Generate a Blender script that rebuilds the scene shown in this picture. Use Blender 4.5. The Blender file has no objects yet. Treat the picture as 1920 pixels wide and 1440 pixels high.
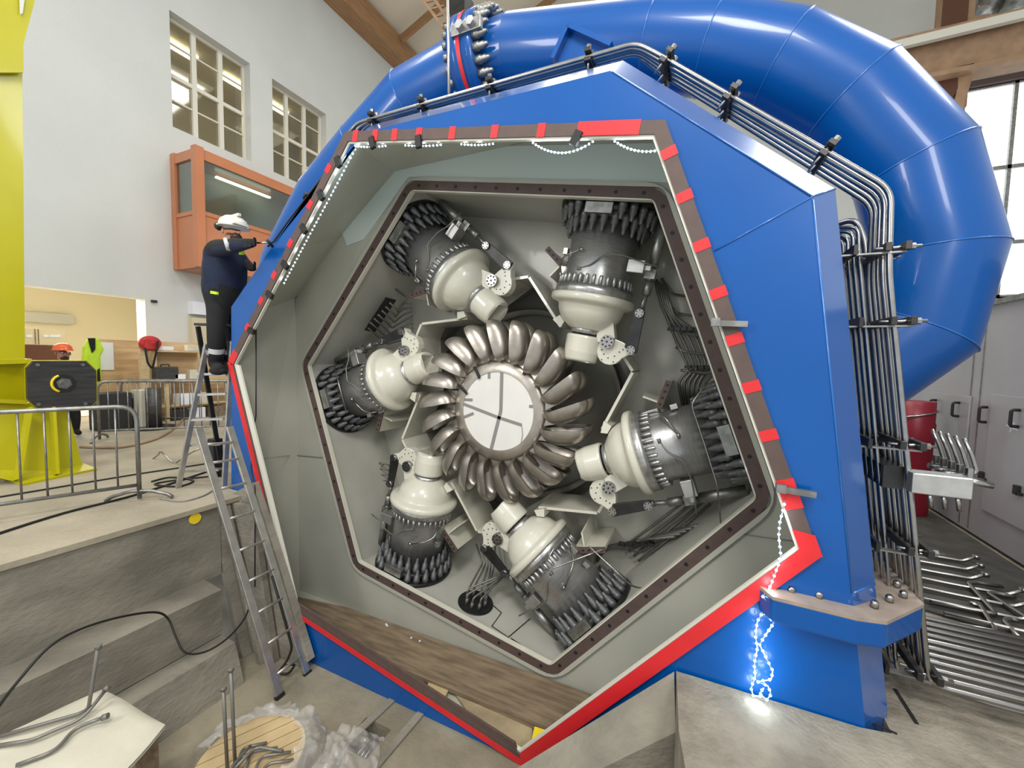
import bpy, bmesh, math, random
from math import sin, cos, pi, radians, sqrt, atan2
from mathutils import Vector, Matrix
random.seed(7)
scn = bpy.context.scene
C = scn.collection
# ------------------------------------------------------------------ camera
F = 759.0                                   # focal length in pixels of a 1920 x 1440 frame
def _n(v):
    l = sqrt(sum(a*a for a in v)); return tuple(a/l for a in v)
def _dot(a, b): return sum(p*q for p, q in zip(a, b))
YH = _n((350, -40, F))                      # world Y (machine axis) in camera axes (x right, y down, z forward)
_x = (-1660, -80, F); _k = _dot(_x, YH)
XH = _n(tuple(-(a-_k*b) for a, b in zip(_x, YH)))
ZH = (YH[1]*XH[2]-YH[2]*XH[1], YH[2]*XH[0]-YH[0]*XH[2], YH[0]*XH[1]-YH[1]*XH[0])
if ZH[1] > 0: ZH = tuple(-a for a in ZH)
def at(px, py, Y=None, X=None, Z=None):
    """the world point seen at a photo pixel, on the plane Y=, X= or Z="""
    r = (px-960, py-720, F); d = Vector((_dot(r, XH), _dot(r, YH), _dot(r, ZH)))
    if Y is not None: return d*(Y/d.y)
    if X is not None: return d*(X/d.x)
    return d*(Z/d.z)
cam = bpy.data.cameras.new('camera'); camo = bpy.data.objects.new('camera', cam); C.objects.link(camo)
cam.sensor_width = 36; cam.lens = F/1920*36; cam.clip_start = .05; cam.clip_end = 200
cx_ = Vector((XH[0], YH[0], ZH[0])); cy_ = Vector((XH[1], YH[1], ZH[1])); cz_ = Vector((XH[2], YH[2], ZH[2]))
M = Matrix((cx_, -cy_, -cz_)).transposed().to_4x4(); camo.matrix_world = M
scn.camera = camo
# ------------------------------------------------------------------ view, world, lights
scn.view_settings.view_transform = 'Standard'; scn.view_settings.look = 'None'
scn.view_settings.exposure = 0.24; scn.view_settings.gamma = 1; scn.view_settings.use_curve_mapping = False
w = bpy.data.worlds.new('world'); scn.world = w; w.use_nodes = True
bg = w.node_tree.nodes['Background']; bg.inputs[0].default_value = (.93, .97, 1, 1); bg.inputs[1].default_value = 0.68
def area(loc, target, size, power, col=(1, .98, .94), sy=None):
    l = bpy.data.lights.new('hall_or_fill_lamp', 'AREA'); l.energy = power; l.size = size; l.color = col
    if sy: l.shape = 'RECTANGLE'; l.size_y = sy
    o = bpy.data.objects.new('hall_or_fill_lamp', l); C.objects.link(o); o.location = loc
    o.rotation_euler = (Vector(target)-Vector(loc)).to_track_quat('-Z', 'Y').to_euler(); return o
def point(loc, power, col=(1, 1, 1), r=.1):
    l = bpy.data.lights.new('lamp_light', 'POINT'); l.energy = power; l.color = col; l.shadow_soft_size = r
    o = bpy.data.objects.new('lamp_light', l); C.objects.link(o); o.location = loc; return o
area((0.5, -3, 7.5), (-2.5, 3.5, -1), 2.2, 430)
area((-5.2, -4.2, 3.0), (-1.6, 4, .3), 1.0, 170, (1, .97, .92), 2.4)  # unseen strip light, added to put bright streaks on the nozzle barrels
area((2.6, -2.2, 3.4), (-2.4, 4.2, -1.4), 1.0, 120, (1, .97, .92), 2.0)
area((-6.5, 1, 10.5), (-6, 3, -1), 3, 330)
area((-2, 9, 12), (-4, 9, 0), 6, 520)
area((5.5, 7, 8), (1.5, 4, 0), 3, 420, (.92, .96, 1))
area((-15, 4.5, 1.2), (-13, 4.5, -1), 1.6, 170, (1, .93, .78))
area((-15.2, 7.5, 8.4), (-15, 7.5, 6), 1.5, 100, (1, .93, .8))
area((-15.2, 10.5, 8.4), (-15, 10.5, 6), 1.5, 100, (1, .93, .8))
# ------------------------------------------------------------------ materials
def mat(name, col, rough=.6, metal=0, noise=0, scale=8, bump=0, bscale=40, coat=0, spec=.5, col2=None, stretch=None, emit=0, trans=0, detail=5):
    m = bpy.data.materials.new(name); m.use_nodes = True; nt = m.node_tree; b = nt.nodes['Principled BSDF']
    b.inputs['Base Color'].default_value = (*col, 1); b.inputs['Roughness'].default_value = rough
    b.inputs['Metallic'].default_value = metal; b.inputs['Specular IOR Level'].default_value = spec
    if coat: b.inputs['Coat Weight'].default_value = coat; b.inputs['Coat Roughness'].default_value = .08
    if emit: b.inputs['Emission Color'].default_value = (*col, 1); b.inputs['Emission Strength'].default_value = emit
    tc = nt.nodes.new('ShaderNodeTexCoord'); mp = nt.nodes.new('ShaderNodeMapping'); nt.links.new(tc.outputs['Object'], mp.inputs[0])
    if stretch: mp.inputs['Scale'].default_value = stretch
    if noise or col2:
        n = nt.nodes.new('ShaderNodeTexNoise'); n.inputs['Scale'].default_value = scale; n.inputs['Detail'].default_value = detail
        nt.links.new(mp.outputs[0], n.inputs[0]); r = nt.nodes.new('ShaderNodeValToRGB'); nt.links.new(n.outputs[0], r.inputs[0])
        c2 = col2 if col2 else tuple(c*(1-noise) for c in col)
        r.color_ramp.elements[0].position = .35; r.color_ramp.elements[1].position = .65
        r.color_ramp.elements[0].color = (*c2, 1); r.color_ramp.elements[1].color = (*col, 1)
        nt.links.new(r.outputs[0], b.inputs['Base Color'])
    if bump:
        n = nt.nodes.new('ShaderNodeTexNoise'); n.inputs['Scale'].default_value = bscale; n.inputs['Detail'].default_value = 4
        nt.links.new(mp.outputs[0], n.inputs[0]); bp = nt.nodes.new('ShaderNodeBump'); bp.inputs['Strength'].default_value = bump; bp.inputs['Distance'].default_value = .02
        nt.links.new(n.outputs[0], bp.inputs['Height']); nt.links.new(bp.outputs[0], b.inputs['Normal'])
    return m
def glass(name, tint=(.75, .85, .83), op=.25):
    m = bpy.data.materials.new(name); m.use_nodes = True; nt = m.node_tree; nt.nodes.clear()
    o = nt.nodes.new('ShaderNodeOutputMaterial'); t = nt.nodes.new('ShaderNodeBsdfTransparent'); g = nt.nodes.new('ShaderNodeBsdfGlossy'); mx = nt.nodes.new('ShaderNodeMixShader')
    t.inputs[0].default_value = (*tint, 1); g.inputs['Roughness'].default_value = .05; mx.inputs[0].default_value = op
    nt.links.new(t.outputs[0], mx.inputs[1]); nt.links.new(g.outputs[0], mx.inputs[2]); nt.links.new(mx.outputs[0], o.inputs[0]); return m
MT = dict(
 blue=mat('blue_enamel', (.0, .083, .34), .3, noise=.10, scale=1.3, bump=.05, bscale=3, coat=.3, spec=.35),
 blue2=mat('blue_enamel_weld', (.01, .13, .45), .25, coat=.5),
 cream=mat('cream_epoxy', (.47, .465, .39), .42, noise=.1, scale=1.5, coat=.15),
 cream2=mat('cream_enamel', (.68, .66, .55), .28, coat=.5, noise=.05, scale=3),
 grey_in=mat('grey_lining', (.50, .49, .425), .4, noise=.12, scale=2, coat=.2),
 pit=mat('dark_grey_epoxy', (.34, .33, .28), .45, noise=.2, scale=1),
 brown=mat('brown_primer', (.105, .068, .058), .6, noise=.15, scale=12),
 red=mat('red_tape', (.68, .02, .025), .45, noise=.08, scale=8),
 white=mat('white_strip', (.66, .64, .55), .5),
 black=mat('black_rubber', (.012, .012, .012), .6),
 steel=mat('machined_steel', (.58, .575, .56), .32, .85, noise=.25, scale=5, stretch=(1, 6, 6)),
 barrel=mat('turned_steel', (.52, .51, .50), .33, .78, noise=.25, scale=9, stretch=(12, 1, 1)),
 studm=mat('grey_stud_steel', (.145, .15, .15), .40, .45, noise=.2, scale=20),
 dark=mat('dark_steel', (.055, .055, .055), .4, .7, noise=.3, scale=6),
 bucket=mat('polished_bucket_steel', (.50, .455, .395), .34, .8, noise=.25, scale=5, bump=.1, bscale=12),
 tube=mat('stainless_tube', (.44, .43, .41), .26, 1, noise=.15, scale=15),
 tube_in=mat('dull_tube', (.20, .195, .175), .4, .45),
 alu=mat('aluminium', (.62, .61, .58), .4, .9, noise=.2, scale=10),
 galv=mat('galvanised_steel', (.34, .34, .32), .42, .85, noise=.35, scale=14),
 cover=mat('white_sheet', (.78, .76, .71), .5, noise=.06, scale=3),
 greytape=mat('grey_tape', (.24, .235, .22), .5),
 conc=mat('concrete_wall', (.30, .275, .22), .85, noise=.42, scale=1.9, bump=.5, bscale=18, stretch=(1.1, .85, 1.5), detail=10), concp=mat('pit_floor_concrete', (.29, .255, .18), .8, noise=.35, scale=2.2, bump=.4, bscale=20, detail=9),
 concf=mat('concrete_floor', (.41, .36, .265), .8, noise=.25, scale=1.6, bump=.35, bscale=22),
 slab=mat('rough_slab', (.30, .265, .205), .85, noise=.35, scale=5, bump=.7, bscale=30),
 plaster=mat('white_plaster', (.60, .615, .585), .9, noise=.05, scale=.6, bump=.3, bscale=60),
 plaster_w=mat('cream_plaster', (.80, .74, .58), .9), plaster_g=mat('beige_plaster', (.50, .47, .38), .9),
 yellow=mat('yellow_paint', (.47, .43, .0), .4, noise=.08, scale=2, coat=.3),
 orange=mat('orange_panel', (.52, .19, .08), .35, noise=.08, scale=2, coat=.3),
 timber=mat('timber_beam', (.40, .22, .10), .6, noise=.3, scale=3, stretch=(6, .6, 6)),
 girder=mat('painted_girder', (.40, .25, .145), .65, noise=.25, scale=4, bump=.3, bscale=20),
 ceil=mat('cream_ceiling', (.74, .66, .52), .8),
 ply=mat('plywood', (.66, .47, .26), .6, col2=(.48, .30, .14), scale=2.2, stretch=(1, .5, 4)),
 pine=mat('pine_board', (.60, .45, .24), .6, noise=.2, scale=5, stretch=(1, 1, 6)),
 plank=mat('weathered_plank', (.27, .20, .125), .8, col2=(.15, .105, .065), scale=3, stretch=(1, 7, 5), bump=.4, bscale=30),
 plank2=mat('tan_plank', (.42, .33, .20), .8, noise=.3, scale=5),
 cabinet=mat('grey_sheet_metal', (.37, .36, .38), .38, .15, noise=.12, scale=1.2, coat=.2),
 mat_dark=mat('dark_mat', (.07, .067, .06), .7, noise=.4, scale=5),
 darkred=mat('dark_red_paint', (.22, .008, .02), .4),
 navy=mat('navy_cloth', (.008, .016, .045), .85, noise=.3, scale=9),
 blackcloth=mat('black_cloth', (.010, .010, .011), .9, noise=.3, scale=9),
 skin=mat('skin', (.36, .17, .11), .5), beard=mat('dark_beard', (.04, .022, .015), .8),
 helm=mat('white_helmet', (.72, .68, .58), .35, coat=.3), helmo=mat('orange_helmet', (.75, .11, .02), .35, coat=.3),
 hivis=mat('hi_vis_cloth', (.55, .80, .03), .7, noise=.15, scale=9), reflect=mat('reflective_band', (.55, .56, .56), .4),
 bagred=mat('red_bag_cloth', (.50, .02, .02), .6, noise=.2, scale=9), foam=mat('white_foam', (.60, .57, .46), .7, noise=.12, scale=3, bump=.3, bscale=9),
 paper=mat('paper', (.75, .76, .80), .7), beige=mat('beige_locker', (.60, .53, .36), .5), wood_dark=mat('dark_wood_board', (.10, .035, .015), .45),
 yel2=mat('yellow_plastic', (.85, .65, .02), .4), navyplate=mat('dark_plate', (.07, .068, .066), .4, .3, noise=.4, scale=3, stretch=(1, 1, 8)),
 led=mat('led_bead', (.75, .92, 1), .4, emit=7), blueg=mat('blue_gloss_enamel', (.01, .09, .34), .22, coat=1, spec=1), teal=mat('lit_plate_teal', (.58, .66, .62), .3, coat=.4), edge=mat('bare_flange_face', (.42, .34, .28), .5, .2, noise=.2, scale=9), lampm=mat('lamp_glow', (1, .95, .8), .4, emit=5),
 glow=mat('daylight_pane', (.93, .97, 1), .4, emit=1.6), ledwire=mat('led_wire', (.25, .33, .36), .4, emit=0),
 pane=glass('window_glass', (.72, .70, .62), .18), pane2=glass('booth_glass', (.62, .72, .68), .30),
 crate=mat('black_crate', (.02, .02, .022), .6), clear=None)
def plastic():
    m = bpy.data.materials.new('clear_plastic_wrap'); m.use_nodes = True; nt = m.node_tree; b = nt.nodes['Principled BSDF']
    b.inputs['Base Color'].default_value = (.8, .78, .74, 1); b.inputs['Roughness'].default_value = .25; b.inputs['Alpha'].default_value = .30
    b.inputs['Coat Weight'].default_value = .6; return m
MT['clear'] = plastic()
# ------------------------------------------------------------------ mesh builder
def V(*a): return Vector(a)
class MB:
    def __init__(s): s.v = []; s.f = []; s.sm = []
    def add(s, vs, fs, smooth=False):
        o = len(s.v); s.v += [Vector(p) for p in vs]; s.f += [tuple(i+o for i in f) for f in fs]; s.sm += [smooth]*len(fs); return s
    def box(s, c, d, R=None):
        c = Vector(c); h = Vector(d)/2; vs = []
        for x in (-1, 1):
            for y in (-1, 1):
                for z in (-1, 1):
                    p = Vector((x*h.x, y*h.y, z*h.z)); vs.append(c+(R @ p if R else p))
        return s.add(vs, [(0, 1, 3, 2), (4, 6, 7, 5), (0, 4, 5, 1), (2, 3, 7, 6), (0, 2, 6, 4), (1, 5, 7, 3)])
    def bar(s, p0, p1, wd, ht, up=(0, 0, 1)):
        p0 = Vector(p0); p1 = Vector(p1); d = (p1-p0); L = d.length; d.normalize(); u = Vector(up)
        if abs(d.dot(u)) > .97: u = Vector((0, 1, 0))
        sd = d.cross(u).normalized(); u = sd.cross(d); R = Matrix((d, sd, u)).transposed()
        return s.box((p0+p1)/2, (L, wd, ht), R)
    def prism(s, pts, off):
        n = len(pts); off = Vector(off); a = [Vector(p) for p in pts]; b = [p+off for p in a]
        return s.add(a+b, [tuple(range(n)), tuple(range(2*n-1, n-1, -1))]+[(i, i+n, (i+1) % n+n, (i+1) % n) for i in range(n)])
    def loft(s, A, B, closed=True, smooth=False):
        n = len(A); return s.add(list(A)+list(B), [(i, (i+1) % n, (i+1) % n+n, i+n) for i in range(n if closed else n-1)], smooth)
    def lathe(s, prof, o=(0, 0, 0), ax=(0, 0, 1), n=24, smooth=True, caps=True):
        o = Vector(o); ax = Vector(ax).normalized(); u = ax.orthogonal().normalized(); w_ = ax.cross(u); vs = []; m = len(prof)
        for (h, r) in prof:
            for i in range(n):
                a = 2*pi*i/n; vs.append(o+ax*h+(u*cos(a)+w_*sin(a))*r)
        fs = [(j*n+i, j*n+(i+1) % n, (j+1)*n+(i+1) % n, (j+1)*n+i) for j in range(m-1) for i in range(n)]
        s.add(vs, fs, smooth)
        if caps:
            k = len(s.v)-len(vs)
            s.f += [tuple(k+i for i in range(n-1, -1, -1)), tuple(k+(m-1)*n+i for i in range(n))]; s.sm += [False]*2
        return s
    def cyl(s, p0, p1, r0, r1=None, n=12, smooth=True):
        p0 = Vector(p0); p1 = Vector(p1); r1 = r0 if r1 is None else r1
        return s.lathe([(0, r0), ((p1-p0).length, r1)], p0, p1-p0, n, smooth)
    def sweep(s, pts, r, n=8, fillet=0, closed=False):
        pts = [Vector(p) for p in pts]
        if fillet:
            q = [pts[0]]
            for i in range(1, len(pts)-1):
                a, b, c = pts[i-1], pts[i], pts[i+1]; d1 = (a-b); d2 = (c-b); f = min(fillet, d1.length*.45, d2.length*.45)
                p = b+d1.normalized()*f; r_ = b+d2.normalized()*f
                for k in range(6):
                    t = k/5; q.append(p*(1-t)**2+b*2*t*(1-t)+r_*t*t)
            q.append(pts[-1]); pts = q
        vs = []; u = None; m = len(pts)
        for i, p in enumerate(pts):
            if closed: d = (pts[(i+1) % m]-pts[i-1]).normalized()
            else: d = (pts[min(i+1, m-1)]-pts[max(i-1, 0)]).normalized()
            u = d.orthogonal().normalized() if u is None else (u-d*u.dot(d)).normalized()
            w_ = d.cross(u); rr = r[i] if isinstance(r, list) else r
            for k in range(n): a = 2*pi*k/n; vs.append(p+(u*cos(a)+w_*sin(a))*rr)
        fs = [(j*n+i, j*n+(i+1) % n, (j+1) % m*n+(i+1) % n, (j+1) % m*n+i) for j in range(m if closed else m-1) for i in range(n)]
        k = len(s.v); s.add(vs, fs, True)
        if not closed: s.f += [tuple(k+i for i in range(n-1, -1, -1)), tuple(k+(m-1)*n+i for i in range(n))]; s.sm += [False]*2
        return s
    def sph(s, c, r, nu=10, nv=6, sc=(1, 1, 1)):
        c = Vector(c); vs = [c+Vector((0, 0, -r*sc[2]))]
        for j in range(1, nv):
            b = -pi/2+pi*j/nv
            for i in range(nu): a = 2*pi*i/nu; vs.append(c+Vector((r*cos(b)*cos(a)*sc[0], r*cos(b)*sin(a)*sc[1], r*sin(b)*sc[2])))
        vs.append(c+Vector((0, 0, r*sc[2]))); t = len(vs)-1
        fs = [(0, 1+(i+1) % nu, 1+i) for i in range(nu)]+[(t, t-nu+i, t-nu+(i+1) % nu) for i in range(nu)]
        fs += [(1+j*nu+i, 1+j*nu+(i+1) % nu, 1+(j+1)*nu+(i+1) % nu, 1+(j+1)*nu+i) for j in range(nv-2) for i in range(nu)]
        return s.add(vs, fs, True)
    def mesh(s, name, m, off=Vector((0, 0, 0))):
        me = bpy.data.meshes.new(name); me.from_pydata([tuple(p-off) for p in s.v], [], s.f)
        for p, q in zip(me.polygons, s.sm): p.use_smooth = q
        me.materials.append(MT[m] if isinstance(m, str) else m)
        bm = bmesh.new(); bm.from_mesh(me); bmesh.ops.recalc_face_normals(bm, faces=bm.faces); bm.to_mesh(me); bm.free(); return me
    def build(s, name, m, parent=None, bevel=0, label=None):
        if parent is not None: off = wloc(parent)
        else:
            xs = [p.x for p in s.v]; ys = [p.y for p in s.v]; off = Vector(((min(xs)+max(xs))/2, (min(ys)+max(ys))/2, min(p.z for p in s.v)))
        o = bpy.data.objects.new(name, s.mesh(name, m, off)); C.objects.link(o)
        if parent is not None: o.parent = parent
        else: o.location = off
        if bevel: b = o.modifiers.new('bevel', 'BEVEL'); b.width = bevel; b.segments = 2; b.limit_method = 'ANGLE'
        if label: o['label'] = label
        return o
def wloc(o):
    l = Vector((0, 0, 0))
    while o is not None: l = l+o.location; o = o.parent
    return l
def tag(o, label, cat, group=None, kind=None):
    o['label'] = label; o['category'] = cat
    if group: o['group'] = group
    if kind: o['kind'] = kind
    return o
def thing(name, loc, label, cat, group=None):
    o = bpy.data.objects.new(name, None); C.objects.link(o); o.location = loc; o.empty_display_size = .1
    return tag(o, label, cat, group)
def struct(mb, name, m, bevel=0, parent=None):
    o = mb.build(name, m, parent, bevel)
    if parent is None: o['kind'] = 'structure'
    return o
def inst(src, parent, loc=None, rot=None):
    o = src.copy(); C.objects.link(o); o.parent = parent
    if loc is not None: o.location = loc
    if rot is not None: o.rotation_euler = rot
    return o
def copy_tree(o, parent=None):
    c = o.copy(); C.objects.link(c); c.parent = parent
    for ch in list(o.children): copy_tree(ch, c)
    return c
# ================================================================== THE SETTING
UF = -1.6; PF = -3.3; SL = -2.1
# upper floor on the left, beside the pit
m = MB(); m.prism([(-17, -1.5, UF), (-4.66, -1.5, UF), (-4.62, 2.78, UF), (-4.62, 2.89, UF), (-5.0, 2.89, UF), (-5.12, 5.5, UF), (5.5, 5.5, UF-.5), (5.5, 20, UF-.5), (-17, 20, UF)][:5]+[(-5.0, 2.92, UF), (-5.0, 20, UF), (-17, 20, UF)], (0, 0, -.05))
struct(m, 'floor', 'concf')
# stepped pit wall on the left
m = MB()
m.prism([(-4.66, -1.5, UF-.05), (-4.66, -1.5, -2.4), (-4.66, 2.6, -2.42), (-4.66, 2.6, UF-.05)], (-.5, 0, 0))
m.prism([(-4.66, -1.5, -2.4), (-4.36, -1.5, -2.43), (-4.36, -1.5, -2.9), (-4.66, -1.5, -2.9)], (0, 3.93, 0))
m.prism([(-4.66, -1.5, -2.9), (-4.14, -1.5, -2.92), (-4.0, -1.5, -3.3), (-4.66, -1.5, -3.3)], (0, 3.92, 0))
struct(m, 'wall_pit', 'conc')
# concrete end wall of the pit beside the machine
m = MB(); ew = [at(395, 948, Y=2.8), at(474, 905, Y=2.8), at(552, 1150, Y=2.8), at(579, 1240, Y=2.8), at(453, 1299, Y=2.8), at(437, 1201, Y=2.8), at(412, 1095, Y=2.8)]
m.prism(ew, (0, .075, 0)); m.prism([V(-5.6, 2.70, UF-.06), V(-4.30, 2.72, UF-.06), V(-3.98, 2.72, PF), V(-5.6, 2.70, PF)], (0, .06, 0)); m.box((-4.86, 2.83, (UF-.05+PF)/2), (.56, .10, UF-.05-PF)); m.prism([V(-4.70, 2.42, -2.42), V(-4.66, 2.72, -2.42), V(-4.66, 2.72, UF-.05), V(-4.70, 2.42, UF-.05)], (-.05, 0, 0)); struct(m, 'wall_pit_end', 'conc')
m = MB()
for (a, b, wd) in (((402, 955), (472, 1282), .10), ((424, 948), (497, 1278), .05)):
    p = at(*a, Y=2.66); q = at(*b, Y=2.66); m.bar(p, q, .06, wd, (0, 1, 0))
struct(m, 'trim_1', 'conc')
# yellow marker disc on the pit wall
m = MB(); c = at(365, 972, X=-4.655); m.cyl(c, c+V(.012, 0, 0), .055, n=24)
tag(m.build('marker_disc', 'yel2'), 'round yellow marker disc fixed to the concrete pit wall', 'marker')
# pit floor with the drain hole left open
dh = (-2.62, -2.33, 2.36, 2.66)
m = MB()
for (x0, x1, y0, y1) in ((-4.66, dh[0], -1.5, 2.9), (dh[1], 1, -1.5, 2.9), (dh[0], dh[1], -1.5, dh[2]), (dh[0], dh[1], dh[3], 2.9)):
    m.box(((x0+x1)/2, (y0+y1)/2, PF-.06), (x1-x0, y1-y0, .12))
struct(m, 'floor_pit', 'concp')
m = MB(); m.box(((dh[0]+dh[1])/2, (dh[2]+dh[3])/2, PF-.36), (.5, .5, .06)); m.box((dh[0]-.03, (dh[2]+dh[3])/2, PF-.23), (.05, .5, .22)); m.box((dh[1]+.03, (dh[2]+dh[3])/2, PF-.23), (.05, .5, .22)); m.box((-2.47, dh[3]+.03, PF-.23), (.4, .05, .22))
struct(m, 'trim_drain', 'conc')
m = MB()
for i in range(5): m.cyl((dh[0]+.05+i*.04, dh[2]+.02, PF-.22), (dh[0]+.09+i*.04, dh[3]-.02, PF-.1), .008, n=6)
tag(m.build('drain_grate', 'tube'), 'thin steel bars inside the small square drain opening in the pit floor', 'drain grate')
# slightly raised edge kerbs beside the drain
m = MB(); m.prism([at(655, 1392, Z=PF), at(745, 1310, Z=PF), at(792, 1336, Z=PF), at(690, 1450, Z=PF)], (0, 0, .0))
# right hand slab and its sloping edge
a0 = at(1268, 1258, Z=SL); a1 = at(960, 1442, Z=SL)
d = (a1-a0); a2 = a0+d*2.6
s1_ = at(1273, 1372, Z=SL); s2_ = at(1286, 1445, Z=SL); s3_ = s2_+(s2_-s1_).normalized()*1.6
m = MB(); m.prism([a0, s1_, s2_, s3_, V(6, s3_.y, SL), V(6, 13, SL), V(1.1, 13, SL), V(1.1, 2.92, SL), V(.95, 2.89, SL)], (0, 0, -1.3))
struct(m, 'floor_slab', 'slab')
b1 = at(1264, 1259, Y=2.87); b2 = at(968, 1441, Y=2.45); b3 = at(1118, 1446, Z=-2.62); b4 = at(1267, 1373, Z=-2.36); e12 = (b2-b1)
b2 = b1+e12*1.6; b3 = b4+(b3-b4)*1.8
m = MB(); m.prism([b1, b2, b3, b4], (0, 0, -.55)); struct(m, 'trim_2', 'conc')
m = MB()
for (p, q) in (((650, 1392), (738, 1310)), ((700, 1442), (792, 1334)), ((560, 1560), (650, 1392))): m.bar(at(*p, Z=PF+.008), at(*q, Z=PF+.008), .07, .016)
struct(m, 'trim_4', 'conc')
# dark matting behind the tubes on the right
m = MB(); m.prism([(1.7, 4.6, SL+.02), (3.15, 4.2, SL+.02), (3.15, 9.6, SL+.02), (1.7, 9.6, SL+.02)], (0, 0, -.018)); tag(m.build('floor_mat', 'mat_dark'), 'dark floor matting along the foot of the grey metal enclosure', 'mat')
# cut marks of the slab beside the column foot
m = MB(); m.bar(at(1678, 1292, Z=SL+.003), at(1719, 1357, Z=SL+.003), .02, .006); m.bar(at(1628, 1352, Z=SL+.003), at(1682, 1376, Z=SL+.003), .012, .006)
tag(m.build('slab_joint', 'black'), 'black joint strip in the slab around the foot of the blue column', 'joint strip')
# left wall with two windows and a wide opening
WX = -13.0
def wall_yz(name, X, y0, y1, z0, z1, holes, th, m_):
    ys = sorted({y0, y1}|{h[0] for h in holes}|{h[1] for h in holes}); zs = sorted({z0, z1}|{h[2] for h in holes}|{h[3] for h in holes}); mb = MB()
    for i in range(len(ys)-1):
        for j in range(len(zs)-1):
            yc = (ys[i]+ys[i+1])/2; zc = (zs[j]+zs[j+1])/2
            if any(h[0] < yc < h[1] and h[2] < zc < h[3] for h in holes): continue
            mb.box((X-th/2, yc, zc), (th, ys[i+1]-ys[i], zs[j+1]-zs[j]))
    return struct(mb, name, m_)
W1 = (6.33, 8.43, 6.0, 8.95); W2 = (9.15, 11.25, 6.0, 8.95); DO = (1.2, 5.6, UF, 1.36)
wall_yz('wall_left', WX, -1.5, 21, UF, 14, [W1, W2, DO], .45, 'plaster')
def window(n, h, X):
    y0, y1, z0, z1 = h; mb = MB(); fx = X-.32
    for z in (z0, z1): mb.box((fx, (y0+y1)/2, z), (.07, y1-y0, .12))
    zm = (z0+z1)/2; mb.box((fx, (y0+y1)/2, zm), (.07, y1-y0, .1))
    for k in range(4): mb.box((fx, y0+(y1-y0)*k/3, zm), (.08, .12, z1-z0))
    for z in ((z0+zm)/2+.1, (z1+zm)/2+.1): mb.box((fx, (y0+y1)/2, z), (.05, y1-y0, .035))
    fr = struct(mb, n, 'white')
    g = MB(); g.box((fx-.05, (y0+y1)/2, zm), (.01, y1-y0, z1-z0)); g.build('pane', 'pane', fr)
window('window_1', W1, WX); window('window_2', W2, WX)
# rooms behind the left wall
def room(name, x0, x1, y0, y1, z0, z1, m_):
    mb = MB(); t = .1
    mb.box((x0-t/2, (y0+y1)/2, (z0+z1)/2), (t, y1-y0, z1-z0)); mb.box(((x0+x1)/2, y0-t/2, (z0+z1)/2), (x1-x0, t, z1-z0)); mb.box(((x0+x1)/2, y1+t/2, (z0+z1)/2), (x1-x0, t, z1-z0))
    mb.box(((x0+x1)/2, (y0+y1)/2, z1+t/2), (x1-x0, y1-y0, t)); mb.box(((x0+x1)/2, (y0+y1)/2, z0-t/2), (x1-x0, y1-y0, t)); return struct(mb, name, m_)
room('wall_room_upper', -17.5, WX-.46, 5.4, 13.5, 4.4, 9.7, 'plaster_g')
room('wall_room_lower', -17, WX-.46, -1.3, 8.4, UF+.02, 1.9, 'plaster_w')
for i, (y, lab) in enumerate(((7.0, 'long glowing ceiling lamp behind the nearer tall window'), (10.2, 'long glowing ceiling lamp behind the farther tall window'))):
    m = MB(); m.box((-15.4, y, 9.6), (.35, 2.4, .08)); tag(m.build('ceiling_lamp', 'lampm'), lab, 'lamp', 'lamps behind the upper windows')
m = MB(); m.box((-15.2, 3.9, 1.82), (1.2, .35, .08)); tag(m.build('ceiling_lamp', 'lampm'), 'glowing ceiling lamp inside the ground floor opening beside the yellow column', 'lamp')
# orange glazed booth hanging on the left wall
bY0 = 6.3; c0 = at(375, 275, Y=bY0); bx = -11.87; zt, zb = 5.25, 2.22
root = thing('control_booth', (bx-.5, 9, zb), 'orange glazed booth hanging on the white wall below the windows', 'booth')
m = MB(); m.box(((WX+bx)/2, (bY0+14)/2, zt-.07), (bx-WX, 14-bY0, .14)); m.box(((WX+bx)/2, (bY0+14)/2, zb+.05), (bx-WX, 14-bY0, .1)); m.build('roof_and_floor', 'orange', root)
m = MB(); zs = 3.62
m.box((bx, (bY0+14)/2, (zb+zs)/2), (.05, 14-bY0, zs-zb)); m.box(((WX+bx)/2, bY0, (zb+zs)/2), (bx-WX, .05, zs-zb)); m.build('lower_panel', 'orange', root)
m = MB()
for y in (bY0, 9.3, 12.2): m.box((bx, y, (zb+zt)/2), (.2, .2, zt-zb))
m.box((WX+.1, bY0, (zb+zt)/2), (.2, .12, zt-zb)); m.box((bx, (bY0+14)/2, zs), (.1, 14-bY0, .1)); m.box((bx, (bY0+14)/2, zt-.18), (.1, 14-bY0, .2)); m.box(((WX+bx)/2, bY0, zt-.18), (bx-WX, .1, .2)); m.box(((WX+bx)/2, bY0, zs), (bx-WX, .1, .1)); m.build('frame', 'orange', root)
for (y0, y1) in ((bY0+.1, 9.2), (9.4, 12.1)):
    m = MB(); m.box((bx, (y0+y1)/2, (zs+zt-.25)/2), (.012, y1-y0, zt-.3-zs)); m.build('glass_pane', 'pane2', root)
m = MB(); m.box(((WX+bx)/2, bY0, (zs+zt-.25)/2), (bx-WX-.3, .012, zt-.3-zs)); m.build('glass_pane', 'pane2', root)
m = MB(); m.box((WX+.3, 8, zt-.25), (.1, 1.6, .05)); m.build('strip_lamp', 'lampm', root)
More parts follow.
